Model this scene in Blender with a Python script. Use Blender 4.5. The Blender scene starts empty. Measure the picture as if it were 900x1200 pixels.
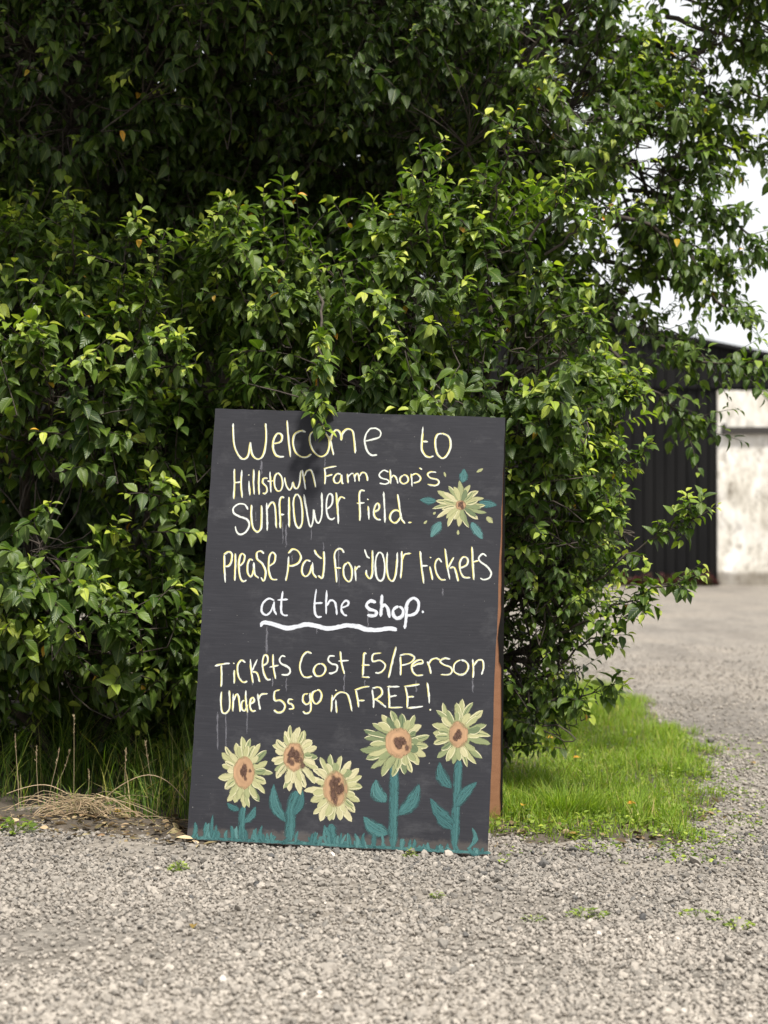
import bpy, bmesh, math, random
import numpy as np
from mathutils import Vector, Matrix

rng = np.random.default_rng(11)
random.seed(11)
S = bpy.context.scene
C = S.collection

# ------------------------------------------------------------------ camera, sky, sun, exposure
F, H, CX, HY = 2120.0, 0.92, 450.0, 610.0        # focal length in photo pixels, eye height, image centre, horizon row
cd = bpy.data.cameras.new('camera')
cam = bpy.data.objects.new('camera', cd)
C.objects.link(cam)
cam.location = (0, 0, H)
cam.rotation_euler = (math.radians(90) + math.atan(10 / F), 0, 0)
cd.sensor_fit = 'VERTICAL'
cd.sensor_height = 36.0
cd.sensor_width = 27.0
cd.lens = 36.0 * F / 1200.0
cd.clip_end = 3000
cd.dof.use_dof = True
cd.dof.focus_distance = 5.2
cd.dof.aperture_fstop = 4.0
S.camera = cam

SUN = Vector((0.24, -0.40, 0.84)).normalized()
el = math.asin(SUN.z)
az = math.atan2(SUN.x, SUN.y)
w = bpy.data.worlds.new('World')
S.world = w
w.use_nodes = True
wn, wl = w.node_tree.nodes, w.node_tree.links
wn.clear()
wo = wn.new('ShaderNodeOutputWorld')
wb = wn.new('ShaderNodeBackground')
wb.inputs['Strength'].default_value = 0.1
sky = wn.new('ShaderNodeTexSky')
sky.sky_type = 'NISHITA'
sky.sun_disc = False
sky.sun_elevation = el
sky.sun_rotation = az
sky.dust_density = 2.0
cl = wn.new('ShaderNodeTexNoise')                 # thin bright overcast
cl.inputs['Scale'].default_value = 2.2
cl.inputs['Detail'].default_value = 5
cr = wn.new('ShaderNodeValToRGB')
cr.color_ramp.elements[0].position = 0.3
cr.color_ramp.elements[0].color = (7.3, 7.4, 7.5, 1)
cr.color_ramp.elements[1].position = 0.7
cr.color_ramp.elements[1].color = (8.2, 8.2, 8.2, 1)
mx = wn.new('ShaderNodeMixRGB')
mx.inputs[0].default_value = 0.92
wl.new(cl.outputs['Fac'], cr.inputs[0])
wl.new(sky.outputs[0], mx.inputs[1])
wl.new(cr.outputs[0], mx.inputs[2])
wl.new(mx.outputs[0], wb.inputs['Color'])
wl.new(wb.outputs[0], wo.inputs[0])

sd = bpy.data.lights.new('sun', 'SUN')
sd.energy = 5.0
sd.angle = math.radians(7)
sd.color = (1.0, 0.95, 0.87)
so = bpy.data.objects.new('sun', sd)
C.objects.link(so)
so.rotation_euler = SUN.to_track_quat('Z', 'Y').to_euler()

vs = S.view_settings
vs.view_transform = 'Standard'
vs.look = 'None'
vs.exposure = 0.58
vs.gamma = 1.0
vs.use_curve_mapping = False
S.cycles.max_bounces = 8
S.cycles.transparent_max_bounces = 8

# ------------------------------------------------------------------ helpers
def P(px, py, d):
    """A place at distance d seen at photo pixel (px, py)."""
    return np.array([(px - CX) / F * d, d, H + (HY - py) / F * d])

def ground(x, y):
    x = np.asarray(x, float)
    y = np.asarray(y, float)
    g = -0.036 * (np.clip(x, -1.6, 1.5) + 0.05) - 0.006
    return g + 0.004 * np.sin(x * 5.1 + y * 2.3) * np.sin(y * 3.7 - x) * (np.abs(y - 4.8) < 4)

def on_ground(px, py):
    d = 5.0
    for _ in range(30):
        x = (px - CX) / F * d
        d = (H - float(ground(x, d))) * F / (py - HY)
    return np.array([(px - CX) / F * d, d, float(ground((px - CX) / F * d, d))])

def vnoise(x, y, s, seed=0):
    x = np.asarray(x, float) * s + seed * 17.3
    y = np.asarray(y, float) * s + seed * 9.1
    xi, yi = np.floor(x), np.floor(y)
    fx, fy = x - xi, y - yi
    fx, fy = fx * fx * (3 - 2 * fx), fy * fy * (3 - 2 * fy)
    def h(a, b):
        v = np.sin(a * 127.1 + b * 311.7 + seed * 3.3) * 43758.5453
        return v - np.floor(v)
    return (h(xi, yi) * (1 - fx) + h(xi + 1, yi) * fx) * (1 - fy) + (h(xi, yi + 1) * (1 - fx) + h(xi + 1, yi + 1) * fx) * fy

def nrm(a):
    return a / np.maximum(np.linalg.norm(a, axis=-1, keepdims=True), 1e-9)

class Geo:
    """Collects triangles and quads with a material slot and the point attributes age, rnd and leaf position."""
    def __init__(self):
        self.V, self.F, self.M, self.A, self.n, self.smooth = [], [], [], [], 0, []
    def add(self, V, faces, mat=0, age=0.0, rnd=0.0, uv=None, smooth=True):
        V = np.asarray(V, float).reshape(-1, 3)
        k = len(V)
        A = np.zeros((k, 4))
        A[:, 0] = age
        A[:, 1] = rnd
        if uv is not None:
            A[:, 2:4] = uv
        self.V.append(V)
        self.A.append(A)
        for f in faces:
            f = np.asarray(f, dtype=np.int64)
            self.F.append(f + self.n)
            self.M.append(mat)
            self.smooth.append(smooth)
        self.n += k
    def build(self, name, mats, parent=None):
        me = bpy.data.meshes.new(name)
        V = np.concatenate(self.V)
        A = np.concatenate(self.A)
        me.vertices.add(len(V))
        me.vertices.foreach_set('co', V.astype(np.float32).ravel())
        nl = sum(f.size for f in self.F)
        npoly = sum(len(f) for f in self.F)
        me.loops.add(nl)
        me.polygons.add(npoly)
        me.loops.foreach_set('vertex_index', np.concatenate([f.ravel() for f in self.F]).astype(np.int32))
        tot = np.concatenate([np.full(len(f), f.shape[1]) for f in self.F])
        me.polygons.foreach_set('loop_start', (np.cumsum(tot) - tot).astype(np.int32))
        me.polygons.foreach_set('material_index', np.concatenate([np.full(len(f), m) for f, m in zip(self.F, self.M)]).astype(np.int32))
        me.polygons.foreach_set('use_smooth', np.concatenate([np.full(len(f), s) for f, s in zip(self.F, self.smooth)]).astype(bool))
        for i, nm in enumerate(('age', 'rnd')):
            me.attributes.new(nm, 'FLOAT', 'POINT').data.foreach_set('value', A[:, i].astype(np.float32))
        vec = np.zeros((len(V), 3), np.float32)
        vec[:, :2] = A[:, 2:4]
        me.attributes.new('lpos', 'FLOAT_VECTOR', 'POINT').data.foreach_set('vector', vec.ravel())
        me.update(calc_edges=True)
        for m in (mats if isinstance(mats, (list, tuple)) else [mats]):
            me.materials.append(m)
        o = bpy.data.objects.new(name, me)
        C.objects.link(o)
        if parent is not None:
            o.parent = parent
        return o

def tag(o, label=None, cat=None, group=None, kind=None):
    if label: o['label'] = label
    if cat: o['category'] = cat
    if group: o['group'] = group
    if kind: o['kind'] = kind
    return o

def empty(name, loc, label, cat, group=None):
    o = bpy.data.objects.new(name, None)
    C.objects.link(o)
    o.location = tuple(float(v) for v in loc)
    o.empty_display_size = 0.1
    return tag(o, label, cat, group)

def settle(root):
    """Children were modelled in world space: keep them there under the moved root."""
    bpy.context.view_layer.update()
    inv = root.matrix_world.inverted()
    for ch in root.children:
        ch.matrix_parent_inverse = inv

# ---- materials
def mat(name):
    m = bpy.data.materials.new(name)
    m.use_nodes = True
    n = m.node_tree.nodes
    n.clear()
    out = n.new('ShaderNodeOutputMaterial')
    b = n.new('ShaderNodeBsdfPrincipled')
    m.node_tree.links.new(b.outputs[0], out.inputs[0])
    return m, n, m.node_tree.links, b, out

def ramp(n, l, src, stops, interp='LINEAR'):
    r = n.new('ShaderNodeValToRGB')
    r.color_ramp.interpolation = interp
    e = r.color_ramp.elements
    e[0].position, e[0].color = stops[0][0], (*stops[0][1], 1)
    e[1].position, e[1].color = stops[-1][0], (*stops[-1][1], 1)
    for p, c in stops[1:-1]:
        x = e.new(p)
        x.color = (*c, 1)
    l.new(src, r.inputs[0])
    return r.outputs[0]

def noise(n, l, scale, detail=4, rough=0.55, vec=None, mapscale=None):
    t = n.new('ShaderNodeTexNoise')
    t.inputs['Scale'].default_value = scale
    t.inputs['Detail'].default_value = detail
    t.inputs['Roughness'].default_value = rough
    if vec is None:
        vec = n.new('ShaderNodeTexCoord').outputs['Object']
    if mapscale:
        mp = n.new('ShaderNodeMapping')
        mp.inputs['Scale'].default_value = mapscale
        l.new(vec, mp.inputs[0])
        vec = mp.outputs[0]
    l.new(vec, t.inputs['Vector'])
    return t.outputs['Fac']

def mix(n, l, fac, a, b, mode='MIX'):
    m = n.new('ShaderNodeMixRGB')
    m.blend_type = mode
    for i, v in enumerate((fac, a, b)):
        if isinstance(v, (int, float)):
            m.inputs[i].default_value = v if i == 0 else (v, v, v, 1)
        elif isinstance(v, tuple):
            m.inputs[i].default_value = (*v, 1)
        else:
            l.new(v, m.inputs[i])
    return m.outputs[0]

def attr(n, name):
    a = n.new('ShaderNodeAttribute')
    a.attribute_name = name
    return a

def bump(n, l, b, height, strength=0.5, dist=0.01):
    x = n.new('ShaderNodeBump')
    x.inputs['Strength'].default_value = strength
    x.inputs['Distance'].default_value = dist
    l.new(height, x.inputs['Height'])
    l.new(x.outputs[0], b.inputs['Normal'])

def leaf_mat(name, ages, rough=0.42, trans=0.3, tint=(1.25, 1.35, 0.45), spec=0.5):
    m, n, l, b, out = mat(name)
    col = ramp(n, l, attr(n, 'age').outputs['Fac'], ages)
    rnd = attr(n, 'rnd').outputs['Fac']
    hs = n.new('ShaderNodeHueSaturation')
    mr = n.new('ShaderNodeMapRange')
    mr.inputs['To Min'].default_value = 0.72
    mr.inputs['To Max'].default_value = 1.3
    l.new(rnd, mr.inputs['Value'])
    l.new(mr.outputs[0], hs.inputs['Value'])
    mh = n.new('ShaderNodeMapRange')
    mh.inputs['To Min'].default_value = 0.515
    mh.inputs['To Max'].default_value = 0.485
    l.new(rnd, mh.inputs['Value'])
    l.new(mh.outputs[0], hs.inputs['Hue'])
    l.new(col, hs.inputs['Color'])
    # midrib and side veins
    lp = attr(n, 'lpos').outputs['Vector']
    sp = n.new('ShaderNodeSeparateXYZ')
    l.new(lp, sp.inputs[0])
    ab = n.new('ShaderNodeMath'); ab.operation = 'ABSOLUTE'
    l.new(sp.outputs[0], ab.inputs[0])
    ml = n.new('ShaderNodeMath'); ml.operation = 'MULTIPLY_ADD'
    l.new(ab.outputs[0], ml.inputs[0]); ml.inputs[1].default_value = -0.45
    l.new(sp.outputs[1], ml.inputs[2])
    fr = n.new('ShaderNodeMath'); fr.operation = 'MULTIPLY'
    l.new(ml.outputs[0], fr.inputs[0]); fr.inputs[1].default_value = 44.0
    si = n.new('ShaderNodeMath'); si.operation = 'SINE'
    l.new(fr.outputs[0], si.inputs[0])
    rib = ramp(n, l, ab.outputs[0], [(0.0, (1, 1, 1)), (0.09, (0, 0, 0))])
    c2 = mix(n, l, rib, hs.outputs[0], (0.16, 0.2, 0.06))
    l.new(c2, b.inputs['Base Color'])
    b.inputs['Roughness'].default_value = rough
    b.inputs['Specular IOR Level'].default_value = spec
    bump(n, l, b, si.outputs[0], 0.35, 0.0012)
    tr = n.new('ShaderNodeBsdfTranslucent')
    l.new(mix(n, l, 1.0, c2, tint, 'MULTIPLY'), tr.inputs['Color'])
    ms = n.new('ShaderNodeMixShader')
    ms.inputs[0].default_value = trans
    l.new(b.outputs[0], ms.inputs[1])
    l.new(tr.outputs[0], ms.inputs[2])
    l.new(ms.outputs[0], out.inputs[0])
    return m

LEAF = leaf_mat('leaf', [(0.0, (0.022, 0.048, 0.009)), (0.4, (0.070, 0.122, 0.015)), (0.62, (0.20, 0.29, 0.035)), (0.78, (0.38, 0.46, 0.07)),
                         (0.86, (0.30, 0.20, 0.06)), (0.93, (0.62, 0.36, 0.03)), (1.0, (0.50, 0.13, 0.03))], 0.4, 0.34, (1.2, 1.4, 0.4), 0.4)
GRASS = leaf_mat('grass_blade', [(0.0, (0.05, 0.105, 0.018)), (0.5, (0.22, 0.345, 0.03)), (0.8, (0.36, 0.36, 0.10)), (1.0, (0.42, 0.34, 0.17))], 0.5, 0.4, (1.25, 1.4, 0.35), 0.3)

def bark_mat():
    m, n, l, b, out = mat('bark')
    f = noise(n, l, 40, 5)
    l.new(ramp(n, l, f, [(0.3, (0.022, 0.017, 0.013)), (0.7, (0.07, 0.054, 0.042))]), b.inputs['Base Color'])
    b.inputs['Roughness'].default_value = 0.85
    bump(n, l, b, f, 0.6, 0.006)
    return m
BARK = bark_mat()

# ---- plant builders
def leaves(g, P0, D, N, L, W, age, rnd, droop, mat=0, fine=True):
    """Ovate pointed leaves folded along the midrib."""
    D = nrm(D)
    N = nrm(N - (N * D).sum(-1, keepdims=True) * D)
    Sx = np.cross(D, N)
    rows = [(0.11, 0.24), (0.31, 0.46), (0.57, 0.45), (0.82, 0.21)] if fine else [(0.16, 0.34), (0.44, 0.50), (0.76, 0.27)]
    tmpl, uv = [(0, 0)], [(0, 0)]
    for t, hw in rows:
        tmpl += [(t, -hw), (t, 0), (t, hw)]
        uv += [(-hw * 2, t), (0, t), (hw * 2, t)]
    tmpl.append((1, 0))
    uv.append((0, 1))
    tmpl, uv = np.array(tmpl), np.array(uv)
    k, n = len(tmpl), len(P0)
    t = tmpl[None, :, 0:1]
    s = tmpl[None, :, 1:2]
    L_, W_ = L[:, None, None], W[:, None, None]
    V = (P0[:, None, :] + D[:, None, :] * t * L_ + Sx[:, None, :] * s * W_
         + N[:, None, :] * (0.42 * np.abs(s) * W_ - droop[:, None, None] * L_ * t ** 2))
    T = [(0, 2, 1), (0, 3, 2)]
    Q = []
    for r in range(len(rows) - 1):
        a = 1 + 3 * r
        Q += [(a, a + 1, a + 4, a + 3), (a + 1, a + 2, a + 5, a + 4)]
    a = 1 + 3 * (len(rows) - 1)
    T += [(a, a + 1, k - 1), (a + 1, a + 2, k - 1)]
    off = (np.arange(n) * k)[:, None, None]
    g.add(V.reshape(-1, 3), [(np.array(T)[None] + off).reshape(-1, 3), (np.array(Q)[None] + off).reshape(-1, 4)], mat,
          np.repeat(age, k), np.repeat(rnd, k), np.tile(uv, (n, 1)))

def tubes(g, pts, rad, sides=4, mat=0):
    """pts (M,K,3), rad (M,K)"""
    M, K, _ = pts.shape
    tan = nrm(np.gradient(pts, axis=1))
    ref = np.where(np.abs(tan[..., 2:3]) > 0.9, np.array([1.0, 0, 0]), np.array([0, 0, 1.0]))
    u = nrm(np.cross(tan, ref))
    v = np.cross(tan, u)
    a = np.arange(sides) * 2 * math.pi / sides
    ring = pts[:, :, None, :] + rad[:, :, None, None] * (u[:, :, None, :] * np.cos(a)[None, None, :, None] + v[:, :, None, :] * np.sin(a)[None, None, :, None])
    idx = np.arange(M * K * sides).reshape(M, K, sides)
    q = np.stack([idx[:, :-1, :], np.roll(idx, -1, 2)[:, :-1, :], np.roll(idx, -1, 2)[:, 1:, :], idx[:, 1:, :]], -1).reshape(-1, 4)
    g.add(ring.reshape(-1, 3), [q], mat)

def twig_leaves(gl, gb, P0, D, L, out, young, spacing=0.021, size=0.05, lm=0, bm=0, fine=True, yellow=0.004, hang=0.5, rb=0.0022, bend=None, base_tone=0.18, scale=None):
    """Twigs from P0 along D, leaves spiralling along them, fresh small leaves at the tips."""
    M = len(P0)
    D = nrm(D)
    if bend is None:
        bend = rng.normal(0, 0.12, (M, 3)) + np.array([0, 0, -0.12])
    K = 6
    s = np.linspace(0, 1, K)[None, :, None]
    pts = P0[:, None, :] + D[:, None, :] * L[:, None, None] * s + bend[:, None, :] * L[:, None, None] * s ** 2
    if gb is not None:
        tubes(gb, pts, np.broadcast_to(rb * (1 - 0.65 * np.linspace(0, 1, K))[None], (M, K)), 3, bm)
    cnt = np.maximum(4, (L * 0.85 / spacing).astype(int)) + 4
    kmax = int(cnt.max())
    I = np.broadcast_to(np.arange(kmax)[None], (M, kmax))
    ok = I < cnt[:, None]
    frac = I / (cnt[:, None] - 1)
    ss = 0.12 + 0.88 * np.minimum(1, frac ** 0.9)
    m_, i_ = np.nonzero(ok)
    ss = ss[m_, i_]
    frac = frac[m_, i_]
    n = len(ss)
    Lm = L[m_]
    pos = P0[m_] + D[m_] * (Lm * ss)[:, None] + bend[m_] * (Lm * ss ** 2)[:, None]
    ax = nrm(D[m_] + 2 * bend[m_] * ss[:, None])
    ph = i_ * 2.39996 + rng.uniform(0, 6.28, M)[m_] + rng.normal(0, 0.35, n)
    ref = np.where(np.abs(ax[:, 2:3]) > 0.9, np.array([1.0, 0, 0]), np.array([0, 0, 1.0]))
    u = nrm(np.cross(ax, ref))
    v = np.cross(ax, u)
    rad = u * np.cos(ph)[:, None] + v * np.sin(ph)[:, None]
    tip = np.clip((frac - 0.55) / 0.4, 0, 1)
    down = np.array([0, 0, -1.0])
    d = rad * 0.85 + ax * (0.25 + 0.55 * tip)[:, None] + out[m_] * 0.25 + down * ((hang * rng.uniform(0.3, 1.5, n)) * (1 - 0.65 * tip))[:, None] + rng.normal(0, 0.12, (n, 3))
    N = np.array([0, 0, 1.0]) + out[m_] * 0.55 + rng.normal(0, 0.28, (n, 3))
    ln = size * rng.uniform(0.6, 1.18, n) * (1 - 0.36 * tip) * rng.uniform(0.85, 1.12, M)[m_] * (1.0 if scale is None else scale[m_])
    wd = ln * rng.uniform(0.53, 0.70, n)
    yg = young[m_]
    age = np.clip((base_tone[m_] if np.ndim(base_tone) else base_tone) + rng.normal(0, 0.1, n) + 0.16 * rng.uniform(0, 1, M)[m_] + yg * (0.62 * tip ** 0.9 + 0.06), 0.0, 0.79)
    ye = rng.uniform(0, 1, n) < yellow * 0.6
    ln = np.where(ye, ln * 0.75, ln); wd = np.where(ye, wd * 0.65, wd)
    age = np.where(ye, rng.uniform(0.9, 0.96, n), age)
    leaves(gl, pos + rad * 0.004, d, N, ln, wd, age, rng.uniform(0, 1, n), rng.uniform(0.12, 0.52, n), lm, fine)

def lobe_twigs(lobes, dens, tl=(0.16, 0.40), facing=True, keep=None, shell=(0.6, 1.0)):
    """Twig starts, directions, lengths and outward normals over a union of ellipsoids."""
    Ps, Ds, Ls, Os, Id = [], [], [], [], []
    C_ = np.array([l[0] for l in lobes])
    R_ = np.array([l[1] for l in lobes])
    for k, (c, r, k_d) in enumerate(lobes):
        r = np.array(r)
        area = 4 * math.pi * (((r[0] * r[1]) ** 1.6 + (r[0] * r[2]) ** 1.6 + (r[1] * r[2]) ** 1.6) / 3) ** (1 / 1.6)
        n = int(area * dens * k_d)
        dv = nrm(rng.normal(0, 1, (n, 3)))
        if facing:
            dv = dv[(dv[:, 1] < 0.45) | (rng.uniform(0, 1, len(dv)) < 0.25)]
        sc = rng.uniform(shell[0], shell[1], len(dv))
        lump = 0.80 + 0.42 * vnoise(dv[:, 0] * 2 + k * 3, dv[:, 2] * 2 + dv[:, 1], 1.7, k)
        p = np.array(c) + dv * r * (sc * lump)[:, None]
        no = nrm(dv / r)
        q = np.linalg.norm((p[:, None, :] - C_[None]) / R_[None], axis=2)
        q[:, k] = 9
        ins = (q < 0.72).any(1) & (rng.uniform(0, 1, len(p)) < 0.75)
        hole = vnoise(p[:, 0] + 0.35 * p[:, 1], p[:, 2], 4.2, 60 + k) * 0.7 + vnoise(p[:, 0], p[:, 2] + 0.5 * p[:, 1], 9.0, 61) * 0.3
        ok = ~ins & (p[:, 2] > 0.06) & (rng.uniform(0, 1, len(p)) < np.clip((hole - 0.415) * 6.5, 0.04 if k_d < 1.15 else 0.5, 1))
        p, no, sc = p[ok], no[ok], sc[ok]
        d = nrm(no * 0.75 + np.array([0, 0, 0.62]) + rng.normal(0, 0.38, p.shape))
        L = rng.uniform(tl[0], tl[1], len(p))
        Ps.append(p - d * L[:, None] * 0.8)
        Ds.append(d); Ls.append(L); Os.append(no); Id.append(np.full(len(p), k))
    return [np.concatenate(a) for a in (Ps, Ds, Ls, Os, Id)]

def curve(a, b, K=8, sag=0.0, wob=0.05):
    a, b = np.array(a, float), np.array(b, float)
    s = np.linspace(0, 1, K)[:, None]
    L = np.linalg.norm(b - a)
    p = a + (b - a) * s
    p[:, 2] += sag * L * (s[:, 0] * (1 - s[:, 0])) * 4
    w1, w2 = rng.normal(0, 1, 3), rng.normal(0, 1, 3)
    return p + wob * L * (w1 * np.sin(s * math.pi) * 0.5 + w2 * np.sin(s * 2 * math.pi) * 0.25)

def limb_set(g, base, lobes, starts, ids, r0, hubs=5, root_spread=0.05, bm=0):
    """Limbs from the base to each lobe, boughs inside it, and fine branches to the twigs."""
    for k, (c, r, k_d) in enumerate(lobes):
        c = np.array(c)
        b = np.array(base) + rng.normal(0, root_spread, 3) * np.array([1, 1, 0])
        p = curve(b, c, 10, 0.06, 0.09)
        tubes(g, p[None], (r0 * np.linspace(1, 0.42, 10))[None], 7, bm)
        pts = starts[ids == k]
        if len(pts) < 4:
            continue
        hb = pts[rng.choice(len(pts), min(hubs, len(pts)), replace=False)]
        hb = c + (hb - c) * 0.8
        bows = []
        for h in hb:
            j = p[rng.integers(4, 10)]
            q = curve(j, h, 9, 0.05, 0.1)
            bows.append(q)
            tubes(g, q[None], (r0 * 0.3 * np.linspace(1, 0.35, 9))[None], 5, bm)
        allp = np.concatenate([q[2:] for q in bows])
        dist = np.linalg.norm(pts[:, None] - allp[None], axis=2) + rng.uniform(0, 0.12, (len(pts), len(allp)))
        a = allp[np.argmin(dist, 1)]
        s = np.linspace(0, 1, 5)[None, :, None]
        md = rng.normal(0, 0.03, (len(pts), 1, 3))
        q = a[:, None] + (pts - a)[:, None] * s + md * np.sin(s * math.pi)
        tubes(g, q, np.broadcast_to(np.linspace(0.0034, 0.0022, 5)[None], (len(pts), 5)), 3, bm)

def spray(name, ends, r, n_tw, parent, size=0.05, tl=(0.1, 0.2), young=0.7, sag=0.05, label=None, yellow=0.01, out=(0.3, -0.6, 0.4), spacing=0.019, hang=0.6, tipred=0.0):
    """One leading shoot with its side twigs."""
    g = Geo()
    pts = np.array(ends, float)
    s = np.linspace(0, 1, 14)
    tt = np.linspace(0, 1, len(pts))
    c = np.stack([np.interp(s, tt, pts[:, i]) for i in range(3)], 1)
    c[1:-1] = 0.25 * c[:-2] + 0.5 * c[1:-1] + 0.25 * c[2:]
    c += rng.normal(0, 0.006, c.shape)
    tubes(g, c[None], np.linspace(r, r * 0.3, 14)[None], 5, 1)
    k = rng.uniform(0.22, 1.0, n_tw) * 13
    i = np.minimum(k.astype(int), 12)
    f = (k - i)[:, None]
    p = c[i] * (1 - f) + c[i + 1] * f
    ax = nrm(c[i + 1] - c[i])
    d = nrm(ax * 0.8 + rng.normal(0, 0.5, p.shape) + np.array([0, 0, 0.15]))
    L = rng.uniform(tl[0], tl[1], n_tw)
    o = np.tile(np.array(out)[None], (n_tw, 1))
    twig_leaves(g, g, p, d, L, o, np.full(n_tw, young), spacing, size, 0, 1, True, yellow, hang)
    # the leading tip itself
    twig_leaves(g, g, c[-4:-3], (c[-1] - c[-4])[None], np.array([np.linalg.norm(c[-1] - c[-4]) * 1.1]), o[:1], np.array([1.0]), 0.014, size * 0.9, 0, 1, True, tipred, hang * 0.6,
                bend=np.zeros((1, 3)))
    ob = g.build(name, [LEAF, BARK], parent)
    if label:
        ob['label'] = label
    return ob

# ------------------------------------------------------------------ the setting: gravel yard and soil
def yard_mat():
    m, n, l, b, out = mat('gravel')
    co = n.new('ShaderNodeTexCoord').outputs['Object']
    big = noise(n, l, 1.1, 5, 0.6, co)
    mid = noise(n, l, 14, 6, 0.7, co)
    vo = n.new('ShaderNodeTexVoronoi')
    vo.inputs['Scale'].default_value = 55
    vo.inputs['Randomness'].default_value = 1
    l.new(co, vo.inputs['Vector'])
    grit = ramp(n, l, vo.outputs['Color'], [(0.1, (0.11, 0.10, 0.088)), (0.9, (0.28, 0.256, 0.225))])
    sand = ramp(n, l, mid, [(0.3, (0.20, 0.172, 0.14)), (0.7, (0.34, 0.298, 0.25))])
    fac = ramp(n, l, big, [(0.42, (0, 0, 0)), (0.6, (1, 1, 1))])
    c = mix(n, l, mix(n, l, 0.75, 0.35, fac, 'MULTIPLY'), grit, sand)
    trk = noise(n, l, 0.9, 6, 0.65, co, (1.6, 0.45, 1))
    c = mix(n, l, 0.8, c, ramp(n, l, trk, [(0.36, (0.66, 0.66, 0.67)), (0.5, (1.0, 1.0, 1.0)), (0.66, (1.12, 1.1, 1.07))]), 'MULTIPLY')
    l.new(mix(n, l, 0.5, c, ramp(n, l, mid, [(0.35, (0.55, 0.54, 0.52)), (0.6, (1, 1, 1))]), 'MULTIPLY'), b.inputs['Base Color'])
    b.inputs['Roughness'].default_value = 0.92
    b.inputs['Specular IOR Level'].default_value = 0.25
    h = mix(n, l, 0.4, vo.outputs['Distance'], mid)
    bump(n, l, b, h, 0.9, 0.012)
    return m

def sheet(name, xs, ys, zf, m):
    X, Y = np.meshgrid(xs, ys)
    Z = zf(X, Y)
    idx = np.arange(X.size).reshape(X.shape)
    q = np.stack([idx[:-1, :-1], idx[:-1, 1:], idx[1:, 1:], idx[1:, :-1]], -1).reshape(-1, 4)
    g = Geo()
    g.add(np.stack([X, Y, Z], -1), [q])
    return g.build(name, m)

xs = np.unique(np.concatenate([np.linspace(-2.5, 3.2, 190), np.linspace(-12, 12, 49), np.array([-1500, -300, -80, -30, 30, 80, 300, 1500])]))
ys = np.unique(np.concatenate([np.linspace(2.4, 11, 240), np.linspace(-10, 40, 60), np.array([-1500, -300, -60, 70, 150, 400, 1500])]))
yard = sheet('gravel_yard', xs, ys, lambda X, Y: ground(X, Y) - 0.006 + 0.006 * vnoise(X, Y, 6, 2) * ((Y < 11) & (np.abs(X) < 3.2)), yard_mat())
tag(yard, kind='structure')

def soil_in(x, y):
    """Signed distance-like measure of the planted bed: positive inside."""
    x = np.asarray(x, float); y = np.asarray(y, float)
    front = np.interp(x, [-3, -1.0, -0.5, 0.0, 0.35, 0.7, 1.0], [5.26, 5.22, 5.20, 5.30, 5.36, 5.33, 5.40])
    right = np.interp(y, [5.2, 5.5, 5.75, 6.4, 7.2, 8.0, 8.9, 10.2], [0.6, 0.98, 1.10, 1.22, 1.36, 1.40, 1.42, 1.36])
    back = 10.4 + 0 * x
    back = np.where(x < 0.4, 16.0, back)
    d = np.minimum(np.minimum(y - front, right - x), back - y)
    return d + 0.24 * (vnoise(x, y, 4, 4) - 0.5) + 0.10 * (vnoise(x, y, 15, 5) - 0.5)

def soil_mat():
    m, n, l, b, out = mat('soil')
    a = noise(n, l, 22, 7, 0.7)
    c = noise(n, l, 160, 4, 0.6)
    l.new(mix(n, l, 0.5, ramp(n, l, a, [(0.3, (0.045, 0.036, 0.026)), (0.72, (0.15, 0.12, 0.09))]), ramp(n, l, c, [(0.3, (0.4, 0.4, 0.4)), (0.7, (1, 1, 1))]), 'MULTIPLY'), b.inputs['Base Color'])
    b.inputs['Roughness'].default_value = 0.95
    bump(n, l, b, mix(n, l, 0.5, a, c), 0.9, 0.02)
    return m
soil = sheet('soil_bed', np.linspace(-3.6, 1.75, 150), np.concatenate([np.linspace(5.1, 11.2, 170), np.linspace(11.3, 16, 12)]),
             lambda X, Y: ground(X, Y) - 0.03 + np.clip(soil_in(X, Y) + 0.05, -0.1, 0.12) * 0.22 + 0.018 * vnoise(X, Y, 14, 6), soil_mat())
tag(soil, kind='structure')

def soil_z(x, y):
    return np.maximum(ground(x, y) - 0.006, ground(x, y) - 0.03 + np.clip(soil_in(x, y) + 0.05, -0.1, 0.12) * 0.22 + 0.009)

# ------------------------------------------------------------------ barn
DB = 27.6
KB = DB / F
def bx(px): return (px - CX) * KB
def bz(py): return H + (HY - py) * KB
def box_geo(g, x0, x1, y0, y1, z0, z1, m=0):
    V = [(x, y, z) for z in (z0, z1) for y in (y0, y1) for x in (x0, x1)]
    g.add(V, [[(0, 2, 3, 1), (4, 5, 7, 6), (0, 1, 5, 4), (2, 6, 7, 3), (0, 4, 6, 2), (1, 3, 7, 5)]], m, smooth=False)

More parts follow.
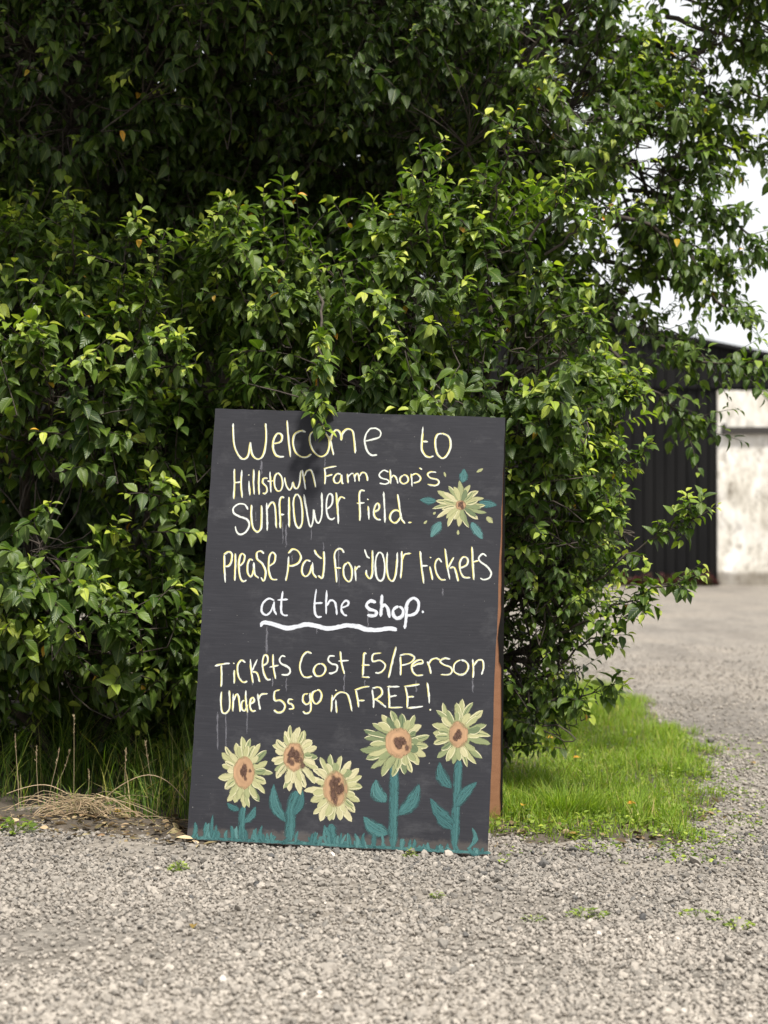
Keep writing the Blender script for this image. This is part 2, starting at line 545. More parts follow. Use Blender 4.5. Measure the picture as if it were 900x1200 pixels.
def black_sheet_mat():
    m, n, l, b, out = mat('black_painted_sheet')
    f = noise(n, l, 3.0, 6, 0.65, None, (1.0, 1.0, 0.25))
    l.new(ramp(n, l, f, [(0.3, (0.003, 0.003, 0.0035)), (0.75, (0.008, 0.0078, 0.0078))]), b.inputs['Base Color'])
    b.inputs['Roughness'].default_value = 0.6
    b.inputs['Specular IOR Level'].default_value = 0.15
    return m
def limewash_mat():
    m, n, l, b, out = mat('stained_limewash')
    a = noise(n, l, 2.6, 8, 0.72, None, (1.4, 1.0, 0.5))
    d = noise(n, l, 9, 6, 0.75, None, (1.0, 1.0, 0.55))
    base = ramp(n, l, a, [(0.30, (0.30, 0.27, 0.22)), (0.47, (0.58, 0.55, 0.49)), (0.62, (0.72, 0.70, 0.66))])
    spots = ramp(n, l, d, [(0.34, (0.26, 0.23, 0.19)), (0.50, (1, 1, 1))])
    c = mix(n, l, 0.75, base, spots, 'MULTIPLY')
    sp = n.new('ShaderNodeSeparateXYZ')
    l.new(n.new('ShaderNodeTexCoord').outputs['Object'], sp.inputs[0])
    ad = n.new('ShaderNodeMath'); ad.operation = 'MULTIPLY_ADD'
    l.new(d, ad.inputs[0]); ad.inputs[1].default_value = -0.2
    l.new(sp.outputs[2], ad.inputs[2])
    c = mix(n, l, ramp(n, l, ad.outputs[0], [(0.0, (0.75,) * 3), (0.06, (0, 0, 0))]), c, (0.12, 0.10, 0.075))
    l.new(c, b.inputs['Base Color'])
    b.inputs['Roughness'].default_value = 0.95
    bump(n, l, b, d, 0.7, 0.02)
    return m
def plain(name, col, rough=0.7, spec=0.4, var=0.25, scale=30):
    m, n, l, b, out = mat(name)
    f = noise(n, l, scale, 5, 0.6)
    lo = tuple(c * (1 - var) for c in col)
    hi = tuple(min(1, c * (1 + var)) for c in col)
    l.new(ramp(n, l, f, [(0.3, lo), (0.7, hi)]), b.inputs['Base Color'])
    b.inputs['Roughness'].default_value = rough
    b.inputs['Specular IOR Level'].default_value = spec
    bump(n, l, b, f, 0.25, 0.003)
    return m
BLACKSHEET = black_sheet_mat()
barn = empty('barn', (bx(840), DB, -0.06), 'black corrugated barn with a stained white wall on its right, across the yard', 'barn')
gz = -0.075
xa, za = -1.2, -0.08 + bz(413) + (bx(900) + 1.2) * 0.2063
def roof_z(x): return za - np.abs(np.asarray(x, float) - xa) * 0.2063
xw0, xw1 = bx(840), 8.6
def corrugated(x0, x1, z0, ztop, y, dep=0.03, pitch=0.165):
    xs_, ys_ = [], []
    x = x0
    while x < x1:
        for fx, fy in ((0, 0), (0.62, 0), (0.70, 1), (0.92, 1)):
            if x + fx * pitch <= x1:
                xs_.append(x + fx * pitch); ys_.append(y - dep * fy)
        x += pitch
    xs_ = np.array(xs_ + [x1]); ys_ = np.array(ys_ + [y])
    zt = ztop(xs_)
    n = len(xs_)
    V = np.concatenate([np.stack([xs_, ys_, np.full(n, z0)], 1), np.stack([xs_, ys_, zt], 1)])
    q = np.stack([np.arange(n - 1), np.arange(1, n), np.arange(1, n) + n, np.arange(n - 1) + n], 1)
    return V, q
g = Geo()
V, q = corrugated(-11, xw0 - 0.01, gz, lambda x: np.full(len(x), bz(452)), DB - 0.02)
g.add(V, [q], smooth=False)
V, q = corrugated(-11, xw1, bz(455), roof_z, DB - 0.07)
g.add(V, [q], smooth=False)
g.build('corrugated_wall', BLACKSHEET, barn)
g = Geo()                                                     # side and rear walls
box_geo(g, -11, -10.9, DB, DB + 16, gz, float(roof_z(-10.95)) - 0.05)
box_geo(g, xw1 - 0.1, xw1, DB + 0.2, DB + 16, gz, float(roof_z(xw1)) - 0.05)
box_geo(g, -10.9, xw1 - 0.1, DB + 15.9, DB + 16, gz, 2.6)
g.build('side_wall', BLACKSHEET, barn)
g = Geo()
nx, nz = 60, 46
X, Z = np.meshgrid(np.linspace(xw0, xw1, nx), np.linspace(gz, bz(458), nz))
Y = DB - 0.05 - 0.03 * vnoise(X, Z, 2.2, 8) - 0.015 * vnoise(X, Z, 7, 9)
idx = np.arange(X.size).reshape(X.shape)
g.add(np.stack([X, Y, Z], -1), [np.stack([idx[:-1, :-1], idx[:-1, 1:], idx[1:, 1:], idx[1:, :-1]], -1).reshape(-1, 4)])
box_geo(g, xw0, xw1, DB - 0.045, DB + 0.2, gz, bz(458) - 0.002)
ww = g.build('white_wall', limewash_mat(), barn)
ww['label'] = 'white limewashed wall with grey stains'
g = Geo()
box_geo(g, bx(845), xw1 - 0.02, DB - 0.16, DB - 0.06, bz(509), bz(501))
box_geo(g, bx(845), bx(849), DB - 0.17, DB - 0.055, bz(510), bz(497))
g.build('door_rail', plain('dark_steel', (0.03, 0.026, 0.023), 0.6, 0.4), barn)
g = Geo()
for sgn, x1 in ((-1, -11.15), (1, xw1 + 0.15)):
    z0, z1 = za, float(roof_z(x1))
    V = [(xa, DB - 0.2, z0 + .004), (x1, DB - 0.2, z1 + .004), (x1, DB + 16.2, z1 + .004), (xa, DB + 16.2, z0 + .004)]
    V += [(a, b_, c + 0.06) for a, b_, c in V]
    g.add(V, [[(0, 1, 2, 3), (4, 7, 6, 5), (0, 4, 5, 1), (1, 5, 6, 2), (2, 6, 7, 3)]], smooth=False)
g.build('roof', plain('dark_roof_sheet', (0.010, 0.010, 0.011), 0.8, 0.15), barn)
settle(barn)

# ------------------------------------------------------------------ tree and shrubs
def lob(px, py, d, rx, rz, ry, k=1.0):
    return (P(px, py, d), (rx, ry, rz), k)

# big dark tree behind, reaching over everything
T_vis = [lob(60, 60, 6.8, .75, .55, .7, 1.2), lob(270, 40, 6.9, .62, .5, .7, 1.2), lob(470, 40, 7.0, .65, .5, .7, 1.2), lob(640, 90, 7.0, .5, .55, .6),
         lob(745, 190, 7.2, .40, .48, .5, .8), lob(820, 60, 7.2, .36, .36, .4, .7), lob(725, 360, 7.3, .34, .28, .4, .65), lob(640, 290, 7.5, .34, .5, .4, 1.0), lob(670, 110, 7.9, .5, .45, .4, .7),
         lob(120, 220, 7.2, .7, .5, .5, 1.2), lob(330, 210, 7.4, .7, .5, .5, 1.2), lob(520, 190, 7.5, .6, .5, .5, 1.2),
         lob(-130, 200, 6.9, .6, .8, .6), lob(905, -60, 7.2, .4, .45, .5, .7)]
T_back = [(np.array([-1.6, 8.8, 3.5]), (1.2, 0.8, 0.9), 1.3), (np.array([-0.2, 8.8, 3.4]), (1.0, 0.8, 0.9), 1.3), (np.array([-1.5, 8.6, 1.2]), (1.3, 0.7, 1.3), 1.0), (np.array([-0.3, 8.7, 1.0]), (1.0, 0.7, 1.25), 1.0), (np.array([-0.9, 8.8, 2.5]), (1.7, 0.7, 0.9), 1.2),
          (np.array([-2.6, 7.6, 1.6]), (0.9, 0.9, 1.8), 0.8)]
T_top = [(np.array([-0.7, 5.3, 3.6]), (0.9, 0.7, 0.5), 0.75), (np.array([-1.9, 5.0, 3.4]), (0.8, 0.8, 0.5), 0.8), (np.array([-1.9, 5.6, 3.75]), (1.1, 1.2, 0.75), 1.0), (np.array([-0.6, 6.0, 3.9]), (1.1, 1.1, 0.8), 1.0), (np.array([0.4, 7.0, 4.1]), (1.0, 1.0, 0.9), 0.9),  # crown out of view; front lobes added overhead to shade the left side
         (np.array([-1.2, 7.8, 4.6]), (1.6, 1.3, 0.9), 0.7), (np.array([-2.8, 6.8, 3.3]), (0.9, 1.2, 1.2), 0.8)]
tree = empty('tree', (-0.7, 8.3, float(ground(-0.7, 8.3))), 'big dark tree behind the shrubs, with boughs over the yard and white sky showing through', 'tree')
gl, gb = Geo(), Geo()
base = np.array([-0.7, 8.3, 0.0])
tp = np.array([base + (0, 0, -0.15), base + (0.03, 0, 0.4), base + (-0.05, -0.05, 1.0), base + (0.02, -0.1, 1.7), base + (0.1, -0.15, 2.4)])
gt = Geo()
sK = np.linspace(0, 4, 16)
trunk_pts = np.stack([np.interp(sK, np.arange(5), tp[:, i]) for i in range(3)], 1)
tubes(gt, trunk_pts[None], np.interp(sK, [0, 0.4, 4], [0.24, 0.17, 0.11])[None], 14)
gt.build('trunk', BARK, tree)
a = lobe_twigs(T_vis, 165, (0.16, 0.36))
fr = a[0][:, 0] > 0.35
twig_leaves(gl, gb, a[0], a[1], a[2], a[3], np.where(rng.uniform(0, 1, len(fr)) < np.where(fr, 0.34, 0.16), 0.9, 0.0), 0.022, 0.055, 0, 0, False, 0.006, 0.9, base_tone=np.where(fr, 0.2, 0.06))  # leaf colours lighter on the right as if lit, darkened elsewhere for shade
limb_set(gb, tp[-1], T_vis, a[0], a[4], 0.034, 9)
b_ = lobe_twigs(T_back, 95, (0.25, 0.5), False, shell=(0.3, 1.0))
twig_leaves(gl, None, b_[0], b_[1], b_[2], b_[3], np.zeros(len(b_[0])), 0.026, 0.075, 0, 0, False, 0.0, 0.8, base_tone=0.0)  # darkest leaf colour, standing in for shade deep in the crown
limb_set(gb, tp[2], T_back, b_[0], b_[4], 0.05, 4)
c_ = lobe_twigs(T_top, 75, (0.25, 0.5), False, shell=(0.35, 1.0))
twig_leaves(gl, None, c_[0], c_[1], c_[2], c_[3], np.zeros(len(c_[0])), 0.028, 0.075, 0, 0, False, 0.0, 0.8, base_tone=0.0)
limb_set(gb, tp[-1], T_top, c_[0], c_[4], 0.06, 4)
gl.build('crown', [LEAF], tree)
gb.build('limb', [BARK], tree)
TB = tp[-1]
for e, n_, lab in [
        ([P(690, 300, 7.3), P(760, 320, 7.2), P(830, 345, 7.1), P(872, 372, 7.05)], 20, None),
        ([P(700, 360, 7.2), P(760, 400, 7.0), P(820, 425, 6.9), P(875, 425, 6.85)], 26, None),
        ([P(690, 380, 7.1), P(730, 430, 7.0), P(770, 460, 6.9), P(805, 500, 6.9)], 20, None),
        ([P(740, 220, 7.3), P(800, 235, 7.2), P(850, 250, 7.1), P(893, 290, 7.1)], 20, None),
        ([P(760, 130, 7.3), P(820, 110, 7.2), P(870, 108, 7.2), P(915, 118, 7.2)], 20, None),
        ([P(760, 190, 7.3), P(820, 180, 7.2), P(865, 170, 7.2), P(905, 190, 7.2)], 18, None),
        ([P(760, 280, 7.2), P(800, 290, 7.2), P(835, 300, 7.1), P(860, 320, 7.1)], 16, None),
        ([P(700, 250, 7.0), P(760, 262, 6.9), P(800, 290, 6.9), P(830, 335, 6.9)], 16, None),
        ([P(780, 20, 7.2), P(840, 40, 7.1), P(880, 55, 7.1), P(920, 60, 7.1)], 14, None)]:
    spray('bough', e, 0.011, n_, tree, 0.054, (0.1, 0.24), 0.25, yellow=0.012, spacing=0.024, hang=0.95)
settle(tree)

# left shrub
S1 = [lob(90, 440, 5.9, .40, .42, .40), lob(30, 330, 6.1, .36, .32, .40), lob(190, 380, 6.2, .30, .30, .4), lob(40, 620, 5.85, .40, .45, .42), lob(190, 560, 6.05, .28, .42, .4),
      lob(120, 740, 5.95, .40, .30, .40), lob(215, 740, 6.3, .28, .35, .35), lob(-130, 560, 6.0, .45, .7, .5, .8), lob(-60, 790, 6.0, .35, .25, .3, .8),
      lob(40, 835, 6.5, .45, .25, .3, 1.2), lob(170, 840, 6.6, .4, .25, .3, 1.2), lob(-90, 850, 6.5, .4, .25, .3, 1.0)]
sh1 = empty('shrub', (-1.1, 6.4, float(soil_z(-1.1, 6.4))), 'dark leafy shrub left of the sign, standing above the tall and dry grass', 'shrub')
gl, gb = Geo(), Geo()
a = lobe_twigs(S1, 165, (0.14, 0.32))
twig_leaves(gl, gb, a[0], a[1], a[2], a[3], np.where(rng.uniform(0, 1, len(a[0])) < 0.45, rng.uniform(0.6, 1.0, len(a[0])), 0.0), 0.021, 0.064, yellow=0.005, hang=0.7)
limb_set(gb, (-1.1, 6.4, 0.0), S1, a[0], a[4], 0.022, 5, 0.12)
gl.build('foliage', [LEAF], sh1)
gb.build('branch', [BARK], sh1)
for e in ([P(150, 420, 5.8), P(165, 370, 5.7), P(180, 330, 5.65), P(192, 292, 5.62)], [P(140, 380, 5.8), P(146, 330, 5.7), P(148, 290, 5.66), P(150, 258, 5.64)],
          [P(180, 470, 5.8), P(195, 440, 5.65), P(208, 425, 5.6), P(218, 408, 5.58)], [P(60, 480, 5.7), P(55, 450, 5.6), P(50, 420, 5.55), P(52, 395, 5.53)],
          [P(90, 330, 5.9), P(88, 300, 5.8), P(84, 275, 5.75), P(84, 255, 5.73)], [P(160, 630, 5.8), P(175, 600, 5.7), P(188, 580, 5.64), P(195, 562, 5.62)],
          [P(40, 760, 5.7), P(38, 730, 5.6), P(35, 705, 5.55), P(30, 690, 5.52)]):
    spray('shoot', e, 0.004, 7, sh1, 0.05, (0.07, 0.13), 1.0, spacing=0.02, hang=0.4)
settle(sh1)

# large shrub right behind the sign
S2 = [lob(330, 330, 5.95, .34, .34, .40), lob(450, 330, 5.85, .34, .36, .40), lob(560, 310, 5.9, .28, .36, .36), lob(390, 430, 5.75, .36, .22, .35), lob(520, 430, 5.7, .32, .25, .32),
      lob(625, 430, 5.9, .26, .34, .38), lob(625, 560, 6.0, .24, .40, .40), lob(625, 680, 6.1, .20, .34, .40), lob(620, 775, 6.2, .26, .20, .38), lob(655, 350, 6.1, .2, .3, .3),
      lob(300, 450, 6.1, .3, .3, .3), lob(260, 640, 6.4, .25, .6, .3, .8), lob(265, 830, 6.8, .35, .3, .3, 1.1), lob(420, 620, 6.6, .6, .6, .3, .5), lob(690, 600, 6.3, .14, .25, .25, .8),
      lob(575, 735, 6.35, .27, .30, .35, 1.2), lob(640, 750, 6.2, .16, .17, .3, .7), lob(580, 830, 6.5, .24, .12, .3, 1.2), lob(560, 640, 6.5, .3, .4, .3), lob(662, 540, 6.15, .20, .30, .3, 1.15), lob(655, 660, 6.2, .19, .26, .3, 1.2), lob(640, 790, 6.3, .18, .14, .28, 1.0), lob(680, 470, 6.3, .17, .22, .3, .9)]
sh2 = empty('shrub', (0.05, 6.75, float(soil_z(0.05, 6.75))), 'large sunlit shrub right behind the sign, its shoots reaching out over the grass patch', 'shrub')
gl, gb = Geo(), Geo()
a = lobe_twigs(S2, 165, (0.14, 0.32))
pr = 0.42 + 0.25 * np.clip(a[0][:, 0], 0, 1)
twig_leaves(gl, gb, a[0], a[1], a[2], a[3], np.where(rng.uniform(0, 1, len(a[0])) < pr, rng.uniform(0.5, 1.0, len(a[0])), 0.05), 0.0175, 0.059, yellow=0.006, hang=0.7,
            scale=1 - 0.36 * np.clip((a[0][:, 0] - 0.2) * 5, 0, 1) * np.clip((1.15 - a[0][:, 2]) * 3, 0, 1))
limb_set(gb, (0.05, 6.75, 0.0), S2, a[0], a[4], 0.024, 5, 0.15)
gl.build('foliage', [LEAF], sh2)
gb.build('branch', [BARK], sh2)
for e, n_, tl_, lab in [
        ([P(376, 340, 5.5), P(378, 390, 5.35), P(372, 440, 5.24), P(374, 498, 5.20)], 18, (0.03, 0.06), 'sprig hanging in front of the top edge of the sign'),
        ([P(660, 720, 6.0), P(710, 670, 5.9), P(770, 630, 5.85), P(838, 590, 5.8)], 17, (0.05, 0.12), None),
        ([P(650, 745, 6.0), P(710, 715, 5.9), P(760, 692, 5.85), P(818, 674, 5.8)], 14, (0.05, 0.12), None),
        ([P(640, 790, 6.0), P(680, 760, 5.95), P(715, 735, 5.9), P(745, 715, 5.88)], 11, (0.05, 0.12), None),
        ([P(600, 815, 6.1), P(640, 820, 6.0), P(680, 815, 5.95), P(728, 800, 5.95)], 16, (0.06, 0.12), None),
        ([P(575, 260, 5.7), P(585, 215, 5.65), P(592, 180, 5.62), P(598, 148, 5.6)], 7, (0.07, 0.12), None),
        ([P(620, 280, 5.7), P(650, 245, 5.65), P(668, 220, 5.62), P(680, 200, 5.6)], 9, (0.08, 0.14), None),
        ([P(640, 300, 5.7), P(670, 275, 5.65), P(695, 255, 5.62), P(718, 240, 5.6)], 9, (0.08, 0.14), None),
        ([P(500, 290, 5.6), P(500, 240, 5.55), P(495, 205, 5.5), P(492, 170, 5.5)], 9, (0.08, 0.14), None),
        ([P(640, 440, 5.8), P(670, 405, 5.7), P(685, 385, 5.65), P(690, 365, 5.62)], 10, (0.08, 0.14), None),
        ([P(670, 560, 6.0), P(700, 545, 5.9), P(735, 540, 5.85), P(755, 538, 5.8)], 10, (0.07, 0.13), None),
        ([P(660, 500, 6.0), P(690, 480, 5.95), P(720, 470, 5.9), P(742, 462, 5.88)], 10, (0.07, 0.13), None),
        ([P(660, 640, 6.0), P(690, 615, 5.9), P(710, 605, 5.85), P(728, 600, 5.82)], 9, (0.07, 0.13), None),
        ([P(280, 330, 5.8), P(275, 290, 5.7), P(270, 255, 5.65), P(268, 230, 5.62)], 8, (0.07, 0.13), None)]:
    spray('shoot', e, 0.005, n_, sh2, 0.048, tl_, 0.85, label=lab, yellow=0.012, spacing=0.02, hang=0.5, tipred=0.12 if e[-1][0] > 0.7 else 0.0)
settle(sh2)

# ------------------------------------------------------------------ the sandwich board
Wd, Ht = 0.85, 1.2465
yaw, lean, roll = -0.08432482, 0.1577026, 0.03643568
BL = np.array([-0.55711623, 5.11804852, 0.01850934])
cy, sy = math.cos(yaw), math.sin(yaw)
Xv, Yv, Zv = np.array([cy, sy, 0]), np.array([-sy, cy, 0]), np.array([0, 0, 1.0])
Z2 = Zv * math.cos(lean) + Yv * math.sin(lean)
Y2 = Yv * math.cos(lean) - Zv * math.sin(lean)
X3 = Xv * math.cos(roll) - Z2 * math.sin(roll)
Z3 = Z2 * math.cos(roll) + Xv * math.sin(roll)
sign = empty('sandwich_board', BL, 'black A-frame board with hand-painted lettering and sunflowers, on the gravel by the shrubs', 'sign')
BM = Matrix(((X3[0], Y2[0], Z3[0], BL[0]), (X3[1], Y2[1], Z3[1], BL[1]), (X3[2], Y2[2], Z3[2], BL[2]), (0, 0, 0, 1)))
sign.matrix_world = BM
CAMP = np.array([0, 0, H])
# photo corners -> board metres (homography)
def homography(src, dst):
    A = []
    for (x, y), (u, v) in zip(src, dst):
        A.append([x, y, 1, 0, 0, 0, -u * x, -u * y, -u]); A.append([0, 0, 0, x, y, 1, -v * x, -v * y, -v])
    return np.linalg.svd(np.array(A))[2][-1].reshape(3, 3)
HM = homography([(219, 985), (570, 1000), (594, 490), (252, 478)], [(0, 0), (Wd, 0), (Wd, Ht), (0, Ht)])
def board(pts):
    p = np.c_[np.asarray(pts, float).reshape(-1, 2), np.ones(len(np.asarray(pts).reshape(-1, 2)))] @ HM.T
    return p[:, :2] / p[:, 2:]
MPP = 0.85 / 347.0                                     # metres of board per photo pixel

def board_mat():
    m, n, l, b, out = mat('blackboard_paint')
    co = n.new('ShaderNodeTexCoord').outputs['Object']
    grain = noise(n, l, 9, 7, 0.7, co, (1.2, 1, 26))
    fine = noise(n, l, 30, 5, 0.7, co, (1.0, 1, 22))
    blot = noise(n, l, 3.5, 5, 0.6, co)
    c = ramp(n, l, grain, [(0.25, (0.015, 0.0155, 0.020)), (0.5, (0.021, 0.0215, 0.027)), (0.78, (0.031, 0.031, 0.037))])
    c = mix(n, l, 0.6, c, ramp(n, l, blot, [(0.3, (0.70, 0.70, 0.72)), (0.7, (1.25, 1.25, 1.25))]), 'MULTIPLY')
    smear = noise(n, l, 5.0, 6, 0.75, co, (1, 1, 1.8))
    c = mix(n, l, ramp(n, l, smear, [(0.54, (0, 0, 0)), (0.78, (0.16,) * 3)]), c, (0.22, 0.22, 0.23))       # wiped paint haze
    speck = noise(n, l, 140, 2, 0.5, co)
    c = mix(n, l, ramp(n, l, speck, [(0.745, (0, 0, 0)), (0.76, (0.5,) * 3)]), c, (0.35, 0.34, 0.32))
    sp = n.new('ShaderNodeSeparateXYZ')                                                                    # mud splashed on the foot
    l.new(co, sp.inputs[0])
    md = n.new('ShaderNodeMath'); md.operation = 'MULTIPLY_ADD'
    l.new(noise(n, l, 45, 5, 0.7, co), md.inputs[0]); md.inputs[1].default_value = -0.055
    l.new(sp.outputs[2], md.inputs[2])
    c = mix(n, l, ramp(n, l, md.outputs[0], [(0.0, (0.3,) * 3), (0.012, (0, 0, 0))]), c, (0.14, 0.12, 0.10))
    l.new(c, b.inputs['Base Color'])
    b.inputs['Roughness'].default_value = 0.7
    b.inputs['Specular IOR Level'].default_value = 0.25
    bump(n, l, b, mix(n, l, 0.5, grain, fine), 0.3, 0.002)
    return m
def brown_mat():
    m, n, l, b, out = mat('brown_hardboard')
    f = noise(n, l, 12, 6, 0.7, None, (1, 1, 3))
    s = noise(n, l, 300, 2, 0.5)
    c = ramp(n, l, f, [(0.3, (0.46, 0.22, 0.12)), (0.7, (0.60, 0.31, 0.18))])
    l.new(mix(n, l, 0.35, c, ramp(n, l, s, [(0.35, (0.6, 0.6, 0.6)), (0.6, (1, 1, 1))]), 'MULTIPLY'), b.inputs['Base Color'])
    b.inputs['Roughness'].default_value = 0.8
    return m
BOARD, BROWN = board_mat(), brown_mat()
BLACKP = plain('black_edge_paint', (0.012, 0.012, 0.012), 0.6)
TH = 0.012
# front panel: outline with slightly worn edges
def edge_pts(a, b, n, amp):
    s = np.linspace(0, 1, n, endpoint=False)[:, None]
    p = np.array(a) + (np.array(b) - np.array(a)) * s
    d = np.array(b) - np.array(a)
    nn = np.array([-d[1], d[0]]) / np.linalg.norm(d)
    k = (vnoise(s[:, 0] * 30, s[:, 0] * 0 + a[0] * 7 + b[1] * 3, 1, 3) - 0.5) * 2 * amp
    k[0] = 0
    return p + nn * k[:, None]
def slab(name, outline, y0, y1, mats, parent, front=0, side=1, back=1):
    bm = bmesh.new()
    f_ = [bm.verts.new((u, y0, v)) for u, v in outline]
    b2 = [bm.verts.new((u, y1, v)) for u, v in outline]
    fa = bm.faces.new(f_); fa.material_index = front
    fb = bm.faces.new(b2[::-1]); fb.material_index = back
    n = len(f_)
    for i in range(n):
        s = bm.faces.new((f_[i], b2[i], b2[(i + 1) % n], f_[(i + 1) % n]))
        s.material_index = side
    bmesh.ops.recalc_face_normals(bm, faces=bm.faces)
    me = bpy.data.meshes.new(name)
    bm.to_mesh(me); bm.free()
    for m in mats: me.materials.append(m)
    o = bpy.data.objects.new(name, me)
    C.objects.link(o)
    o.parent = parent
    return o
out = np.concatenate([edge_pts((0, 0), (Wd, 0), 40, .0012), edge_pts((Wd, 0), (Wd, Ht), 60, .0012), edge_pts((Wd, Ht), (0, Ht), 40, .0012), edge_pts((0, Ht), (0, 0), 60, .0012)])
slab('front_panel', out, 0.0, TH, [BOARD, BLACKP, BROWN], sign, 0, 1, 2)

# rear panel: stands on its own feet behind, hinged at the top
br = on_ground(588, 964); br[2] = float(soil_z(br[0], br[1])) - 0.004
trp = np.array([0.352, 5.2600, 1.200])
up = trp - br
zl = np.linalg.norm(up); up = up / zl
xd = nrm(np.array([1.0, -0.05, -0.036]) - up * np.dot(np.array([1.0, -0.05, -0.036]), up))
yd = np.cross(up, xd)
RM = Matrix(((xd[0], yd[0], up[0], br[0]), (xd[1], yd[1], up[1], br[1]), (xd[2], yd[2], up[2], br[2]), (0, 0, 0, 1)))
out = np.concatenate([edge_pts((-Wd, 0), (0, 0), 30, .001), edge_pts((0, 0), (0, zl), 90, .0014), edge_pts((0, zl), (-Wd, zl), 30, .001), edge_pts((-Wd, zl), (-Wd, 0), 60, .001)])
rp = slab('rear_panel', out, 0.0, TH, [BROWN, BLACKP, BOARD], sign, 0, 1, 2)
rp['label'] = 'rear panel with bare brown inner face and black edge'
rp.matrix_parent_inverse = BM.inverted() @ Matrix.Identity(4)
rp.matrix_basis = RM
# black paint slopped over its right edge
def local_of_px(px, py):
    o_, d_ = CAMP, np.array([(px - CX) / F, 1.0, (HY - py) / F])
    t = np.dot(br - o_, yd) / np.dot(d_, yd)
    q_ = o_ + d_ * t - br
    return np.dot(q_, xd), np.dot(q_, up)
g = Geo()
ed = [(500, 1), (545, 1.2), (640, 1.6), (655, 2.5), (680, 2), (700, 2.6), (715, 2.4), (724, 3.2), (735, 5.0), (748, 6.0), (762, 5.0), (775, 4.6), (782, 2.0), (800, 1.6), (830, 1.2), (870, 1.8), (900, 1.0), (930, 1.8), (958, .6)]
V = []
for y_, w_ in ed:
    v_ = local_of_px(588, y_)[1]
    V += [(-(w_ + 0.5 * random.random()) * 5.4 / F, -0.0012, v_), (0.0016, -0.0012, v_)]
V = np.array(V)
n_ = len(ed)
ix = np.arange(n_ - 1) * 2
g.add(V, [np.stack([ix, ix + 1, ix + 3, ix + 2], 1)], smooth=False)
ep = g.build('edge_paint', BLACKP, rp)

# ---- paint strokes
YS = 0.22                                              # thickness of the paint layers
def paint_mat(name, cols, dry=0.35, edge=0.35, streak=7.0):
    """Brushed paint: streaks along the stroke, thin and broken where the brush ran dry and at its sides."""
    m, n, l, b, out = mat(name)
    lp = n.new('ShaderNodeSeparateXYZ')
    l.new(attr(n, 'lpos').outputs['Vector'], lp.inputs[0])
    rn = attr(n, 'rnd').outputs['Fac']
    cb = n.new('ShaderNodeCombineXYZ')
    l.new(lp.outputs[0], cb.inputs[0]); l.new(lp.outputs[1], cb.inputs[1]); l.new(attr(n, 'age').outputs['Fac'], cb.inputs[2])
    f = noise(n, l, 1.0, 5, 0.7, cb.outputs[0], (streak * 0.5, 55, 40))
    g_ = noise(n, l, 1.0, 3, 0.6, cb.outputs[0], (streak, 22, 40))
    c = ramp(n, l, rn, [(i / max(1, len(cols) - 1), c_) for i, c_ in enumerate(cols)]) if len(cols) > 1 else ramp(n, l, f, [(0, cols[0]), (1, cols[0])])
    c = mix(n, l, 0.75, c, ramp(n, l, g_, [(0.3, (0.66, 0.68, 0.66)), (0.7, (1.22, 1.22, 1.2))]), 'MULTIPLY')
    ab = n.new('ShaderNodeMath'); ab.operation = 'ABSOLUTE'
    l.new(lp.outputs[0], ab.inputs[0])
    pw = n.new('ShaderNodeMath'); pw.operation = 'POWER'
    l.new(ab.outputs[0], pw.inputs[0]); pw.inputs[1].default_value = 3.0
    md = n.new('ShaderNodeMath'); md.operation = 'MULTIPLY_ADD'
    l.new(pw.outputs[0], md.inputs[0]); md.inputs[1].default_value = -edge
    l.new(f, md.inputs[2])
    cov = ramp(n, l, md.outputs[0], [(0.5 - 0.45 + dry * 0.35, (0.25,) * 3), (0.5 - 0.30 + dry * 0.42, (0.97,) * 3)])
    l.new(c, b.inputs['Base Color'])
    b.inputs['Roughness'].default_value = 0.65
    b.inputs['Specular IOR Level'].default_value = 0.25
    tp_ = n.new('ShaderNodeBsdfTransparent')
    ms = n.new('ShaderNodeMixShader')
    l.new(cov, ms.inputs[0]); l.new(tp_.outputs[0], ms.inputs[1]); l.new(b.outputs[0], ms.inputs[2])
    l.new(ms.outputs[0], out.inputs[0])
    return m
WHITEP = paint_mat('white_chalk_paint', [(0.63, 0.65, 0.61)], 0.64, 0.45)
YELP = paint_mat('yellow_chalk_paint', [(0.68, 0.60, 0.21)], 0.62, 0.35)
PUREP = paint_mat('pale_white_paint', [(0.54, 0.56, 0.62)], 0.55, 0.3)

def smooth(pts, per=5):
    p = np.asarray(pts, float)
    if len(p) < 3:
        s = np.linspace(0, 1, per + 1)[:, None]
        return p[0] + (p[1] - p[0]) * s
    q = np.concatenate([[2 * p[0] - p[1]], p, [2 * p[-1] - p[-2]]])
    if np.allclose(p[0], p[-1]):
        q[0], q[-1] = p[-2], p[1]
    o_ = []
    for i in range(1, len(q) - 2):
        for t in np.linspace(0, 1, per, endpoint=False):
            o_.append(0.5 * (2 * q[i] + (q[i + 1] - q[i - 1]) * t + (2 * q[i - 1] - 5 * q[i] + 4 * q[i + 1] - q[i + 2]) * t * t + (3 * q[i] - q[i - 1] - 3 * q[i + 1] + q[i + 2]) * t ** 3))
    o_.append(p[-1])
    return np.array(o_)

